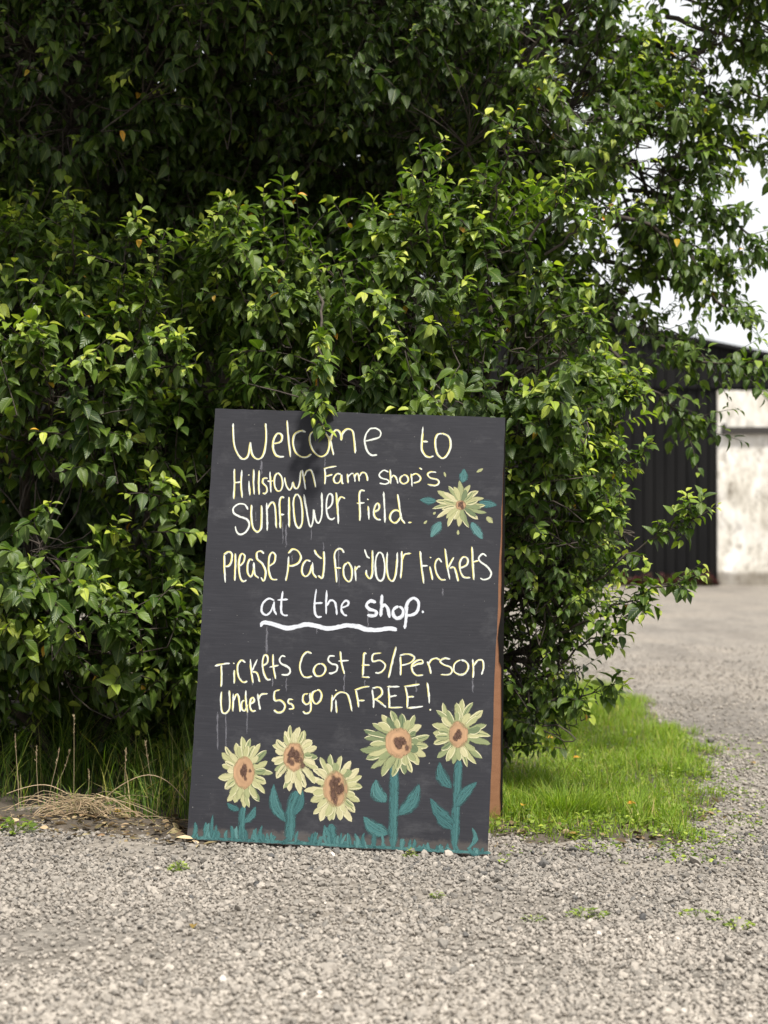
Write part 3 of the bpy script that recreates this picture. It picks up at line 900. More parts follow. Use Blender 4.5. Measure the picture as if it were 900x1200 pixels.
NST = [0]
def ribbon(g, uv, width, mat=0, rnd=0.0, y0=0.0004, step=0.00009, taper=0.8, wv=0.25):
    """A brush stroke lying on the board: slightly domed strip with round ends."""
    k = NST[0] % 9
    NST[0] += 1
    n = len(uv)
    tan = np.gradient(uv, axis=0)
    tan /= np.maximum(np.linalg.norm(tan, axis=1, keepdims=True), 1e-9)
    nn = np.stack([-tan[:, 1], tan[:, 0]], 1)
    s = np.linspace(0, 1, n)
    ph = random.uniform(0, 50)
    wd = width * (1 + wv * (vnoise(s * 9 + ph, s * 0 + ph, 1, 1) - 0.5) * 2)
    ds = np.linalg.norm(np.diff(uv, axis=0), axis=1)
    arc = np.concatenate([[0], np.cumsum(ds)])
    e = np.minimum(arc, arc[-1] - arc) / (width * 0.5)
    wd = wd * np.sqrt(np.clip(0.12 + e, 0, 1))
    jit = 1 + 0.12 * (np.random.default_rng(NST[0]).uniform(-1, 1, (n, 2)))
    a = uv + nn * (wd * 0.5 * jit[:, 0])[:, None]
    b = uv - nn * (wd * 0.5 * jit[:, 1])[:, None]
    y = -(y0 + step * k + 0.00007 * s) * YS
    V = np.concatenate([np.stack([a[:, 0], y, a[:, 1]], 1), np.stack([b[:, 0], y, b[:, 1]], 1)])
    i = np.arange(n - 1)
    uvs = np.concatenate([np.stack([np.full(n, 1.0), arc], 1), np.stack([np.full(n, -1.0), arc], 1)])
    g.add(V, [np.stack([i + n, i + n + 1, i + 1, i], 1)], mat, ph, rnd, uvs, smooth=False)

OFF = {1: (240, 470, 5), 2: (420, 470, 5), 3: (240, 630, 5), 4: (420, 630, 5), 5: (210, 750, 4.5), 6: (400, 750, 4.5)}
TEXT = {
 "yellow and white hand-painted words 'Welcome to'": (2.9, 1, '''
1:167,128 168,190 178,270 205,325 235,340 258,315 270,240|270,240 275,300 295,335 325,340 348,310 362,240 362,180 358,130
1:408,250 445,240 460,215 450,192 428,192 410,225 405,270 418,310 440,325 472,325|488,112 495,220 508,328
1:598,182 570,175 535,195 525,240 540,300 575,328 608,328 632,312|660,172 630,190 622,225 635,280 665,318 695,328 725,310 740,265 735,220 715,190 690,175 660,172
1:737,205 750,265 762,318|742,235 755,190 780,170 800,190 806,232|806,232 815,190 845,165 875,180 885,240 888,308
2:45,238 95,225 132,210 137,180 110,160 75,165 50,200 45,245 60,295 85,320 118,318|388,152 380,240 380,290 400,325 425,335 450,325|380,238 418,240
2:500,195 470,205 460,250 470,310 500,340 530,320 550,270 540,215 500,195'''),
 "smaller hand-painted words 'Hillstown Farm shop's'": (2.5, 1, '''
1:173,398 172,490 168,578|218,405 215,490 222,572|170,482 218,475|260,470 265,556|258,432 262,437|290,402 288,480 292,552|322,408 320,480 323,552
1:372,455 350,455 343,480 365,505 368,530 355,545 345,540|385,415 388,480 392,540|370,472 405,470|430,425 413,450 415,500 432,530 452,525 463,490 455,445 430,425
1:470,450 482,500 500,525 515,505 520,480 530,510 548,515 560,480 566,410|575,405 585,460 595,522|588,445 605,412 630,410 645,450 658,508
1:708,398 712,440 710,492|705,400 740,390 778,385|715,445 755,432|805,432 780,430 762,455 768,480 790,482 805,460 808,435 812,480 820,488|843,430 848,485|845,450 860,430 877,425
2:-17,432 -12,478|-14,448 -2,428 8,440 12,476|12,446 28,423 48,426 58,445 62,470
2:185,420 155,410 128,435 140,455 175,465 185,480 165,490 130,485|195,405 198,490|198,455 215,440 232,455 240,488|270,440 252,455 252,478 272,490 295,478 297,455 285,440 270,440
2:318,430 322,505|318,440 345,430 370,450 362,475 330,485|368,395 380,405|465,422 435,420 415,435 430,455 470,465 480,485 460,500 415,495'''),
 "yellow and white hand-painted words 'Sunflower field'": (2.9, 1, '''
1:255,640 235,610 200,608 170,630 170,660 205,682 250,700 262,735 240,775 210,790 188,775 178,740|277,612 275,680 285,745 305,770 325,762 335,720 335,615
1:365,600 368,690 368,765|366,640 385,605 405,600 415,640 422,750|470,568 448,570 440,610 443,680 443,748|440,672 468,668|495,565 497,650 498,745
1:545,550 525,580 525,650 535,720 555,748 572,720 575,650 565,580 545,550|585,550 600,640 615,720 628,740 640,700 643,640 650,690 668,720 685,690 690,620 688,540
1:720,640 750,610 755,565 740,545 722,570 718,640 730,685 750,695 768,685|778,540 785,640 788,725|782,610 795,575 810,565 828,575
2:45,530 20,530 12,560 15,640 15,708|0,605 42,600|65,620 68,700|58,577 62,583|95,655 125,640 130,615 115,605 98,640 98,675 115,698 138,702|155,535 160,620 163,718
2:255,655 225,645 200,665 195,700 220,720 245,705 258,670|238,550 250,630 260,690 282,722|298,717 315,717'''),
 "yellow and white hand-painted words 'Please Pay For your tickets'": (2.8, 1, '''
3:115,105 115,190 120,272|115,105 140,90 160,105 155,150 140,172 118,178|182,100 182,180 180,262|205,175 230,150 237,115 220,100 205,130 202,190 212,245 228,262 246,255
3:285,140 265,135 253,165 253,210 268,235 285,215 292,160|288,150 295,220 318,245|350,100 330,85 308,95 310,130 340,160 358,200 355,245 345,262 330,240
3:378,175 410,150 418,110 400,92 382,115 378,175 385,225 400,250 428,250|495,115 490,190 478,262|495,100 520,75 550,85 568,120 555,155 520,172 495,172
3:625,145 600,140 578,170 575,215 595,235 620,215 633,165|635,150 640,210 662,242|645,78 665,110 690,130|703,85 705,150 700,220 690,245 670,230
3:822,95 805,72 780,75 765,110 772,190 778,268|768,182 805,185|840,155 820,175 820,230 845,265 865,250 868,200 855,165 840,155|884,172 890,262|886,200 900,180 918,172
4:42,75 55,115 72,128|90,80 90,160 85,225 70,245 52,220 50,195|130,92 112,115 105,170 112,235 135,260 155,235 160,170 150,110 130,92
4:175,90 172,170 182,240 205,260 222,230 230,160 232,90|258,85 260,160 252,245|258,140 275,105 312,97|368,85 375,170 388,275|372,172 412,170|425,175 440,255|428,120 433,125
4:495,150 475,130 458,160 465,215 490,250 518,252|515,72 525,160 540,252|530,185 565,120|540,185 565,180 580,220 588,262|600,185 640,165 645,130 620,118 598,150 600,200 620,235 658,238
4:672,60 675,150 683,255|672,150 705,140|755,115 735,100 712,120 720,145 760,175 782,210 770,240 740,250 718,240'''),
 "plain white hand-painted words 'at the shop.'": (3.0, 0, '''
3:410,375 375,365 342,395 335,440 360,462 390,440 410,390|408,380 408,430 422,460|460,320 450,400 452,445 468,462 490,460|428,373 490,368|657,308 648,390 650,445 665,470 690,468|640,393 695,388
3:718,315 715,390 715,455|716,410 740,375 765,385 775,420 778,460|805,418 840,405 848,385 830,375 808,400 805,430 820,455 838,460
4*1.5:108,385 75,378 52,400 65,425 105,440 100,462 55,462|142,340 140,400 135,470|138,420 155,400 175,420 188,475|240,410 212,425 208,455 230,478 258,465 265,430 240,410
4*1.5:285,400 285,470 275,540|280,430 295,380 330,358 358,385 350,435 320,458 285,460|375,442 388,440'''),
 "yellow and white hand-painted words 'Tickets Cost £5/Person'": (2.7, 1, '''
3:58,762 100,750 148,745|98,755 100,820 97,885|172,785 172,865|170,743 174,748|240,740 215,728 195,760 200,820 225,855 252,850|268,720 275,790 287,860|275,795 310,720|280,795 305,800 322,852
3:338,762 368,740 368,705 350,698 338,740 345,800 365,838 388,838|403,690 405,760 418,835|380,768 435,755|475,705 455,700 440,720 450,745 490,765 502,790 485,808 450,808
3:630,685 600,678 570,715 560,770 575,815 605,825 632,818|680,745 655,755 640,785 655,815 685,815 708,790 705,760 680,745|765,700 735,700 725,725 745,745 775,755 775,785 750,800 728,800|798,672 805,740 822,805|785,730 848,725
4:52,685 38,688 35,740 30,815|25,752 70,752|25,822 70,825|135,682 90,690 88,730 130,725 158,750 150,780 125,800 100,800|225,645 200,740 180,828|248,700 250,760 248,812|245,695 290,688 330,705 310,738 252,755
4:320,760 350,745 380,740 375,722 345,725 318,750 320,785 345,808 382,805|405,730 418,760 428,802|412,745 430,720 455,712 480,722|540,715 505,712 482,730 505,750 540,762 550,785 530,805 485,805
4:600,720 565,745 562,785 590,805 620,800 642,770 635,735 600,720|670,715 675,770 672,825|675,755 700,722 728,722 735,760 722,805'''),
 "yellow and white hand-painted words 'Under 5s go in FREE!'": (2.8, 1, '''
5:222,280 220,340 225,385 242,395 262,375 265,330 262,275|285,290 285,385|288,330 300,295 312,300 318,340 322,385|345,325 330,340 332,375 348,380 360,350|352,272 355,330 365,388
5:375,345 395,330 392,310 378,320 375,355 385,380 405,378|415,290 422,340 428,375|420,320 435,295 470,290|530,270 505,280 505,325 535,325 558,350 550,380 522,388 500,375|600,320 580,320 578,338 600,350 602,368 580,372
5:680,290 658,295 652,325 668,345 688,330 692,290|690,285 695,340 692,380 670,392 652,380|728,270 705,285 703,320 722,342 745,325 752,295 742,272 728,270|828,320 832,390|826,268 830,272
6:-45,295 -50,385|-48,330 -20,290 10,280 40,300 60,380|80,270 88,310 95,360|75,268 115,255 150,250|88,325 125,322|165,265 172,320 172,362|165,258 205,255 218,285 195,310 172,318|180,315 210,335 238,358
6:250,250 255,310 255,362|245,250 310,250|250,305 295,295|252,360 325,358|340,250 350,300 350,360|335,250 415,237|345,305 385,302|350,362 430,352|455,228 462,285 465,338
6*1.6:467,368 473,372'''),
}
WORDS = [['Welcome', 'to'], ['Hillstown', 'Farm', "shop's"], ['Sunflower', 'field.'], ['Please', 'Pay', 'For your', 'tickets'], ['at', 'the', 'shop.'],
         ['Tickets', 'Cost', '£5/Person'], ['Under', '5s', 'go', 'in FREE!']]
for (lab, (wpx, yel, data)), names in zip(TEXT.items(), WORDS):
    strokes = []
    for line in data.strip().split('\n'):
        key, rest = line.split(':', 1)
        fac = 1.0
        if '*' in key:
            key, fac = key.split('*')
            fac = float(fac)
        ox, oy, sc = OFF[int(key)]
        for st in rest.split('|'):
            pp = [tuple(float(v) for v in t.split(',')) for t in st.split()]
            strokes.append((smooth([(ox + x / sc, oy + y / sc) for x, y in pp]), fac))
    # strokes that follow each other closely make a word
    order = sorted(strokes, key=lambda q: q[0][:, 0].min())
    words_, end = [], -1e9
    for q in order:
        if q[0][:, 0].min() - end > 7.5:
            words_.append([])
        words_[-1].append(q)
        end = max(end, q[0][:, 0].max())
    for wi, wd_ in enumerate(words_):
        g = Geo()
        for px, fac in wd_:
            px = px + np.cumsum(np.random.default_rng(NST[0]).normal(0, 0.05, px.shape), 0)
            ribbon(g, board(px), wpx * 0.88 * fac * MPP, 0)
            if yel and random.random() < 0.9:
                sgn = random.choice((-1, -1, 1))
                sl = slice(random.choice((0, 0, 2)), len(px) - random.choice((0, 0, 3)))
                q_ = px[sl] + np.array([0.85 * sgn, random.uniform(-0.6, 0.3)])
                if len(q_) > 2:
                    ribbon(g, board(q_), wpx * fac * MPP * random.uniform(0.28, 0.5), 1, 0, 0.0014, 0.00006)
        o = g.build('lettering', [WHITEP if yel else PUREP, YELP], sign)
        if len(words_) == len(names):
            o['label'] = ('yellow and white' if yel else 'plain white') + " hand-painted '" + names[wi] + "'"
        else:
            print('WORDS', lab, len(words_))
g = Geo()
ul = smooth([(240 + x / 5, 630 + y / 5) for x, y in [(328, 525), (345, 507), (390, 512), (480, 538), (540, 530), (600, 517), (660, 525), (720, 540), (800, 528), (840, 522), (900, 528)]] +
            [(420 + x / 5, 630 + y / 5) for x, y in [(50, 545), (120, 548), (180, 538), (230, 545)]])
ribbon(g, board(ul - (0, 0.8)), 4.2 * MPP, 0)
ribbon(g, board(ul + (0, 1.0)), 3.2 * MPP, 0)
g.build('underline', [PUREP], sign)
# thin runs of paint
DRIP = paint_mat('thin_paint_run', [(0.12, 0.12, 0.14)], 0.8, 0.4)
for x, y0, y1, w_ in [(336, 615, 643, 2.2), (332, 612, 638, 1.6), (313, 735, 768, 2.4), (300, 600, 612, 1.4), (343, 651, 660, 1.2), (255, 836, 880, 2.2), (265, 838, 884, 1.8), (290, 833, 862, 2), (320, 795, 806, 1.8),
                      (336, 795, 812, 1.4), (404, 790, 812, 2), (488, 798, 812, 2), (554, 795, 812, 2.4), (307, 540, 556, 3), (382, 536, 548, 1.4), (398, 640, 690, 1.4), (366, 620, 634, 1.2), (432, 716, 736, 2.0), (428, 798, 806, 2), (520, 690, 700, 2),
                      (296, 798, 805, 1.5), (372, 738, 744, 1.5), (380, 636, 646, 1.2)]:
    q_ = np.array([(x + random.uniform(-.5, .5), y0 + (y1 - y0) * t) for t in np.linspace(0, 1, 8)])
    g = Geo()
    ribbon(g, board(q_), w_ * MPP, 0, 0, 0.0002, 0.00002, wv=0.6)
    g.build('paint_run', [DRIP], sign)

# ---- painted sunflowers
PETAL = paint_mat('petal_paint', [(0.075, 0.11, 0.06), (0.20, 0.23, 0.115), (0.34, 0.335, 0.175), (0.46, 0.42, 0.26)], 0.45, 0.3)
PINK = paint_mat('petal_rim_paint', [(0.54, 0.51, 0.33)], 0.6, 0.3)
DISC = paint_mat('flower_centre_paint', [(0.37, 0.225, 0.13)], 0.3, 0.35, 3.0)
SEED = paint_mat('brown_seed_paint', [(0.10, 0.055, 0.04)], 0.7, 0.4, 3.0)
TEAL = paint_mat('teal_paint', [(0.026, 0.078, 0.085), (0.042, 0.125, 0.128), (0.09, 0.20, 0.20)], 0.62, 0.3)
def blade(g, px, wpx, mat, rnd, y0, prof='petal', bend=0.0):
    """A flat painted petal or leaf along two photo points."""
    a, b = np.array(px[0], float), np.array(px[1], float)
    s = np.linspace(0, 1, 9)
    d = b - a
    nn = np.array([-d[1], d[0]]) / max(1e-6, np.linalg.norm(d))
    c = a + d * s[:, None] + nn * (bend * np.linalg.norm(d) * np.sin(s * math.pi))[:, None]
    w_ = (np.sin(np.clip(s, 0, 1) * math.pi) ** 0.55 if prof == 'petal' else np.sin(s ** 0.85 * math.pi) ** 0.8) * wpx * 0.5
    if prof == 'petal':
        w_ = np.maximum(w_, wpx * 0.32 * (1 - s))
    k = np.random.default_rng(abs(int(a[0] * 13 + b[1] * 7))).uniform(0.86, 1.1, (2, 9))
    A, B = board(c + nn * (w_ * k[0])[:, None]), board(c - nn * (w_ * k[1])[:, None])
    y = np.full(9, -y0 * YS)
    V = np.concatenate([np.stack([A[:, 0], y, A[:, 1]], 1), np.stack([B[:, 0], y, B[:, 1]], 1)])
    i = np.arange(8)
    ar = s * np.linalg.norm(d) * MPP
    uvs = np.concatenate([np.stack([np.full(9, 1.0), ar], 1), np.stack([np.full(9, -1.0), ar], 1)])
    g.add(V, [np.stack([i, i + 1, i + 10, i + 9], 1)], mat, random.uniform(0, 50), rnd, uvs, smooth=False)
    return c, nn, w_
def ell(g, c, rx, ry, mat, y0, rnd=0.0, wob=0.06, n=36, ang=0.0):
    t = np.arange(n) * 2 * math.pi / n
    k = 1 + wob * (vnoise(np.cos(t) * 2 + c[0], np.sin(t) * 2 + c[1], 1.5, 2) - 0.5) * 2
    x, y = rx * np.cos(t) * k, ry * np.sin(t) * k
    p = np.stack([c[0] + x * math.cos(ang) - y * math.sin(ang), c[1] + x * math.sin(ang) + y * math.cos(ang)], 1)
    q = board(np.concatenate([p, [c]]))
    V = np.stack([q[:, 0], np.full(len(q), -y0 * YS), q[:, 1]], 1)
    i = np.arange(n)
    uvs = np.concatenate([np.stack([np.ones(n), np.abs(t - math.pi) * 0.02], 1), [[0, 0.03]]])
    g.add(V, [np.stack([i, (i + 1) % n, np.full(n, n)], 1)], mat, random.uniform(0, 50), rnd, uvs, smooth=False)

def flower(c, outer, disc, seed, n, tone, label, stem=None, lvs=(), fill=True, seedr=None):
    r = np.random.default_rng(seed)
    gp, gc = Geo(), Geo()
    g0 = np.array(disc[:2]) if len(disc) == 4 else np.array(c)
    drx, dry = disc[-2:]
    if fill:
        ell(gp, g0, drx * 1.25, dry * 1.22, 0, 0.0011, tone * 0.8)
    for ring in range(2):
        m = n if ring == 0 else int(n * 0.8)
        for i in range(m):
            a = (i + 0.5 * ring + r.uniform(-0.25, 0.25)) * 2 * math.pi / m
            u = np.array([math.cos(a), math.sin(a)])
            ro = np.array([outer[0] * u[0], outer[1] * u[1]]) * (r.uniform(0.86, 1.08) if ring == 0 else r.uniform(0.66, 0.86))
            cc = np.array(c)
            st = g0 + np.array([drx * u[0], dry * u[1]]) * 0.92
            en = cc + ro
            w_ = r.uniform(0.85, 1.25) * (outer[0] + outer[1]) * 0.108
            rn = float(np.clip(tone + r.normal(0, 0.2), 0.05, 1))
            y_ = 0.0013 + 0.00012 * ((i * 3) % 7) + ring * 0.0009
            cn, nn, ww_ = blade(gp, (st, en), w_, 0, rn, y_, bend=r.uniform(-0.1, 0.1))
            # pale rim strokes
            if r.uniform() < 0.75:
                q_ = cn[1:] + nn * (ww_[1:] * r.choice([-1, 1]) * 0.7)[:, None]
                ribbon(gp, board(q_), 1.1 * MPP, 1, 0, y_ + 0.0001, 0.000005)
                if r.uniform() < 0.35:                ribbon(gp, board(cn[1:-1]), 0.9 * MPP, 2, 0.0, y_ + 0.00008, 0.000005)
    pt = gp.build('painted_sunflower', [PETAL, PINK, PETAL], sign)
    pt['label'] = label
    ell(gc, g0, drx, dry, 0, 0.0034)
    sr = (seedr[0] * 1.2, seedr[1] * 1.2)
    for i in range(16):
        o_ = r.normal(0, 0.38, 2) * np.array(sr)
        ell(gc, g0 + o_, sr[0] * r.uniform(0.25, 0.5), sr[1] * r.uniform(0.25, 0.5), 1, 0.0037 + 0.00004 * i, wob=0.35, n=12)
    gc.build('flower_centre', [DISC, SEED], pt)
    if stem is not None:
        gs = Geo()
        p_ = smooth(stem[0])
        ribbon(gs, board(p_), stem[1] * MPP, 0, 0.35, 0.0003, 0.00001, wv=0.1)
        ribbon(gs, board(p_ + (1.5, 0)), stem[1] * 0.4 * MPP, 0, 0.55, 0.0006, 0.00001, wv=0.4)
        gs.build('stem', [TEAL], pt)
    for j, (p0, p1, w_, rn, bd) in enumerate(lvs):
        g2 = Geo()
        cn, nn, ww_ = blade(g2, (p0, p1), w_, 0, rn, 0.0008 + 0.0001 * j, 'leaf', bd)
        for k_ in (-0.45, 0.1, 0.5):
            q_ = cn[1:-1] + nn * (ww_[1:-1] * k_)[:, None]
            ribbon(g2, board(q_), 1.3 * MPP, 0, min(1, rn + 0.3), 0.00095 + 0.0001 * j, 0.000005, wv=0.5)
        g2.build('leaf', [TEAL], pt)
    return pt
def q5(x, y): return (210 + x / 4.5, 750 + y / 4.5)
def q6(x, y): return (400 + x / 4.5, 750 + y / 4.5)
flower((287, 907), (31, 42), (286.2, 906.7, 12.7, 19), 1, 19, 0.72, 'painted sunflower at the lower left of the board', ([q5(340, 880), q5(330, 960), q5(333, 1050)], 9),
       [(q5(340, 970), q5(405, 880), 10, 0.3, 0.1), (q5(320, 900), q5(250, 865), 9, 0.15, -0.1)], seedr=(5, 8))
flower((346, 890), (29, 41), (345, 888, 12.5, 17.5), 2, 18, 0.74, 'painted sunflower, second from the left', ([q5(620, 800), q5(590, 900), q5(585, 1060)], 13),
       [(q5(570, 965), q5(500, 760), 15, 0.4, -0.15), (q5(600, 930), q5(650, 790), 12, 0.2, 0.1)], seedr=(8, 10))
flower((393, 925), (35, 42), (393.5, 924.5, 14.5, 21), 3, 18, 0.70, 'painted sunflower with the lowest head, middle of the row', ([q5(800, 970), q5(805, 1030), q5(810, 1085)], 12),
       [(q5(800, 1040), q5(765, 975), 8, 0.35, -0.1)], seedr=(8, 12))
flower((463, 872), (40, 38), (467.3, 871, 16, 18), 4, 19, 0.42, 'painted sunflower with two round leaves, second from the right', ([q6(280, 640), q6(278, 850), q6(270, 1100)], 11.5),
       [(q6(240, 855), q6(180, 735), 19, 0.55, -0.18), (q6(300, 925), q6(410, 755), 18, 0.35, 0.1), (q6(250, 1020), q6(115, 930), 19, 0.5, -0.12)], seedr=(8, 8))
flower((538, 860), (35, 39), (537, 861, 11.5, 16), 5, 18, 0.55, 'painted sunflower at the right end of the row', ([q6(620, 620), q6(605, 850), q6(592, 1100)], 10),
       [(q6(580, 780), q6(515, 640), 16, 0.25, -0.15), (q6(600, 880), q6(712, 742), 14, 0.3, -0.05), (q6(595, 960), q6(465, 830), 15, 0.22, -0.1), (q6(590, 990), q6(490, 905), 12, 0.15, -0.1)], seedr=(5.5, 7))
flower((541, 593), (31, 27), (541.4, 593, 6.5, 6), 6, 15, 0.55, 'small painted flower without a stem, upper right of the board', None,
       [((544, 567), (545.5, 550), 11, 0.45, 0), ((513, 588), (493, 587), 10, 0.35, 0), ((562, 590), (584, 593), 10, 0.35, 0), ((518, 612), (506, 631), 12, 0.75, 0), ((553, 613), (567, 633), 12, 0.75, 0)], seedr=(3.5, 4))
for (p0, p1, w_) in [((560, 554.5), (568, 550), 4), ((571, 607), (579, 614), 7), ((538, 628), (538, 622), 3.4), ((498, 615), (502, 611), 3), ((522, 554), (524, 560), 3), ((509, 604), (512, 601), 3)]:
    g = Geo()
    blade(g, (p0, p1), w_, 0, 0.55, 0.0006, 'leaf')
    g.build('paint_dab', [PETAL], sign)
# teal grass along the foot of the board
g = Geo()
r = np.random.default_rng(5)
def foot(x): return 985 + (x - 219) / 351 * 15
for x0, x1, hmax, n_ in [(224, 262, 22, 12), (262, 290, 20, 8), (288, 316, 22, 10), (314, 333, 16, 7), (345, 374, 18, 9), (374, 384, 22, 4), (384, 402, 16, 6), (396, 412, 18, 6), (412, 450, 22, 9), (465, 500, 16, 12), (500, 528, 14, 9), (528, 568, 10, 9)]:
    for i in range(n_):
        x = r.uniform(x0, x1)
        h_ = hmax * r.uniform(0.35, 1.0)
        blade(g, ((x, foot(x) - 1.0), (x + r.normal(0, 4), foot(x) - h_)), r.uniform(3.5, 6.5), 0, float(r.uniform(0.2, 0.9)), 0.0010 + 0.00004 * (i % 12), 'petal', r.uniform(-.15, .15))
for x in np.arange(222, 569, 2.6):
    blade(g, ((x - 3, foot(x) - 2.6 + r.normal(0, .4)), (x + 6, foot(x) - 2.6)), r.uniform(3, 5.0), 0, float(r.uniform(0.2, 0.7)), 0.0009 + 0.00005 * (int(x) % 7), 'petal')
blade(g, ((547, 993), (552, 968)), 7, 0, .6, 0.0018, 'petal', 0.25)
blade(g, ((247, 984), (249.5, 955)), 5, 0, .3, 0.0018, 'leaf')
g.build('painted_grass', [TEAL], sign)

# ------------------------------------------------------------------ gravel stones
def rock_templates(n, npts, flat):
    res = []
    for k in range(n):
        bm = bmesh.new()
        r = np.random.default_rng(100 + k)
        p = nrm(r.normal(0, 1, (npts, 3))) * r.uniform(0.8, 1.1, (npts, 1)) * np.array([1, r.uniform(0.6, 0.95), flat])
        for v in p: bm.verts.new(v)
        rs = bmesh.ops.convex_hull(bm, input=bm.verts)
        bmesh.ops.delete(bm, geom=list({e for e in rs['geom_interior'] + rs['geom_unused'] if isinstance(e, bmesh.types.BMVert)}), context='VERTS')
        bmesh.ops.triangulate(bm, faces=bm.faces)
        bmesh.ops.recalc_face_normals(bm, faces=bm.faces)
        bm.verts.index_update()
        res.append((np.array([v.co for v in bm.verts]), np.array([[v.index for v in f.verts] for f in bm.faces])))
        bm.free()
    return res
ROCKS = rock_templates(14, 26, 0.72)
def scatter_rocks(g, x, y, z, rad, rnd):
    n = len(x)
    kind = rng.integers(0, len(ROCKS), n)
    for k, (V, Fc) in enumerate(ROCKS):
        i = np.nonzero(kind == k)[0]
        if not len(i): continue
        a = rng.uniform(0, 6.28, len(i)); t = rng.normal(0, 0.25, len(i)); t2 = rng.normal(0, 0.25, len(i))
        ca, sa = np.cos(a)[:, None], np.sin(a)[:, None]
        X = V[None, :, 0] * ca - V[None, :, 1] * sa
        Y = V[None, :, 0] * sa + V[None, :, 1] * ca
        Z = V[None, :, 2] + X * np.sin(t)[:, None] + Y * np.sin(t2)[:, None]
        W = np.stack([X, Y, Z], -1) * rad[i][:, None, None] + np.stack([x[i], y[i], z[i]], 1)[:, None, :]
        m = len(V)
        g.add(W, [(Fc[None] + (np.arange(len(i)) * m)[:, None, None]).reshape(-1, 3)], 0, 0, np.repeat(rnd[i], m), smooth=False)
def stone_mat():
    m, n, l, b, out = mat('stone')
    c = ramp(n, l, attr(n, 'rnd').outputs['Fac'], [(0.0, (0.08, 0.079, 0.079)), (0.2, (0.185, 0.171, 0.152)), (0.55, (0.308, 0.279, 0.245)), (0.85, (0.405, 0.367, 0.32)), (1.0, (0.54, 0.50, 0.45))])
    f = noise(n, l, 180, 5, 0.7)
    l.new(mix(n, l, 0.6, c, ramp(n, l, f, [(0.3, (0.62, 0.6, 0.58)), (0.7, (1.1, 1.1, 1.1))]), 'MULTIPLY'), b.inputs['Base Color'])
    b.inputs['Roughness'].default_value = 0.85
    b.inputs['Specular IOR Level'].default_value = 0.3
    bump(n, l, b, f, 0.4, 0.002)
    return m
STONE = stone_mat()
g = Geo()
def yard_pts(n, d0, d1, pw=1.0):
    d = d0 + (d1 - d0) * rng.uniform(0, 1, n) ** pw
    x = rng.uniform(-1, 1, n) * (0.235 * d + 0.18)
    return x, d
for n_, d0, d1, r0, r1 in [(56000, 2.75, 5.6, 0.0036, 0.0088), (1800, 2.8, 5.6, 0.010, 0.016), (36000, 5.5, 15.0, 0.0045, 0.010), (30000, 2.8, 5.6, 0.002, 0.0042)]:
    x, y = yard_pts(n_, d0, d1)
    if d0 > 5: x = np.abs(x) + 0.3
    si = soil_in(x, y)
    sandy = vnoise(x, y, 2.0, 21) * 0.6 + vnoise(x, y, 5, 22) * 0.4
    sandy2 = np.exp(-(((x + 0.62) / 0.35) ** 2 + ((y - 3.75) / 0.22) ** 2))
    pk = np.clip(1.1 - np.clip((sandy - 0.5) * 5, 0, 1) * 0.7 - sandy2 * 0.85 - 0.25 * np.exp(-((y - 5.1) / 0.22) ** 2), 0.2, 0.9) * np.where(si > 0.02, np.where(si > 0.15, 0.0, 0.2), 1)
    pk = pk * np.clip(1.3 - (y - 5.6) / 7.0, 0, 1) * np.where(y > 7, 0.35 + 0.65 * (sandy < 0.5), 1)
    ok = (rng.uniform(0, 1, n_) < pk) & (np.abs(x) < 3.2)
    x, y = x[ok], y[ok]
    # strip in front of the board stays a bit darker and earthier
    rad = rng.uniform(r0, r1, len(x)) * rng.uniform(0.75, 1.1, len(x))
    rd = np.clip(rng.normal(0.5, 0.15, len(x)) + 0.14 * np.clip((4.3 - y) * 1.5, 0, 1) - 0.16 * np.clip(0.5 + vnoise(x, y, 3.0, 77) - 0.5, 0, 1) - 0.12 * np.exp(-((y - 5.15) / 0.3) ** 2), 0.0, 1)
    scatter_rocks(g, x, y, ground(x, y) + rad * (0.12 + 0.25 * rng.uniform(-1, 1, len(x))) + 0.004 * (vnoise(x, y, 6, 2)) - 0.002, rad, rd)
st = g.build('gravel', STONE)
tag(st, kind='stuff')

def one_stone(px, py, r, rnd, label, flat=1.0):
    p = on_ground(px, py)
    gg = Geo()
    scatter_rocks(gg, np.array([0.0]), np.array([0.0]), np.array([r * 0.35]), np.array([r]), np.array([rnd]))
    o = gg.build('stone', STONE)
    o.location = p
    return tag(o, label, 'stone')
one_stone(390, 1004, 0.013, 1.0, 'pale whitish pebble at the foot of the sign, under the middle sunflower')
one_stone(526, 1003, 0.016, 0.75, 'light grey stone against the lower edge of the sign, under the rightmost stem')
one_stone(736, 870, 0.022, 0.02, 'dark stone half hidden in the grass patch')
one_stone(832, 870, 0.024, 0.1, 'dark stone on the right edge of the grass patch')
one_stone(815, 1012, 0.022, 0.35, 'larger grey stone on the gravel below the grass patch')
one_stone(637, 1015, 0.019, 0.05, 'dark grey stone on the gravel just right of the sign')

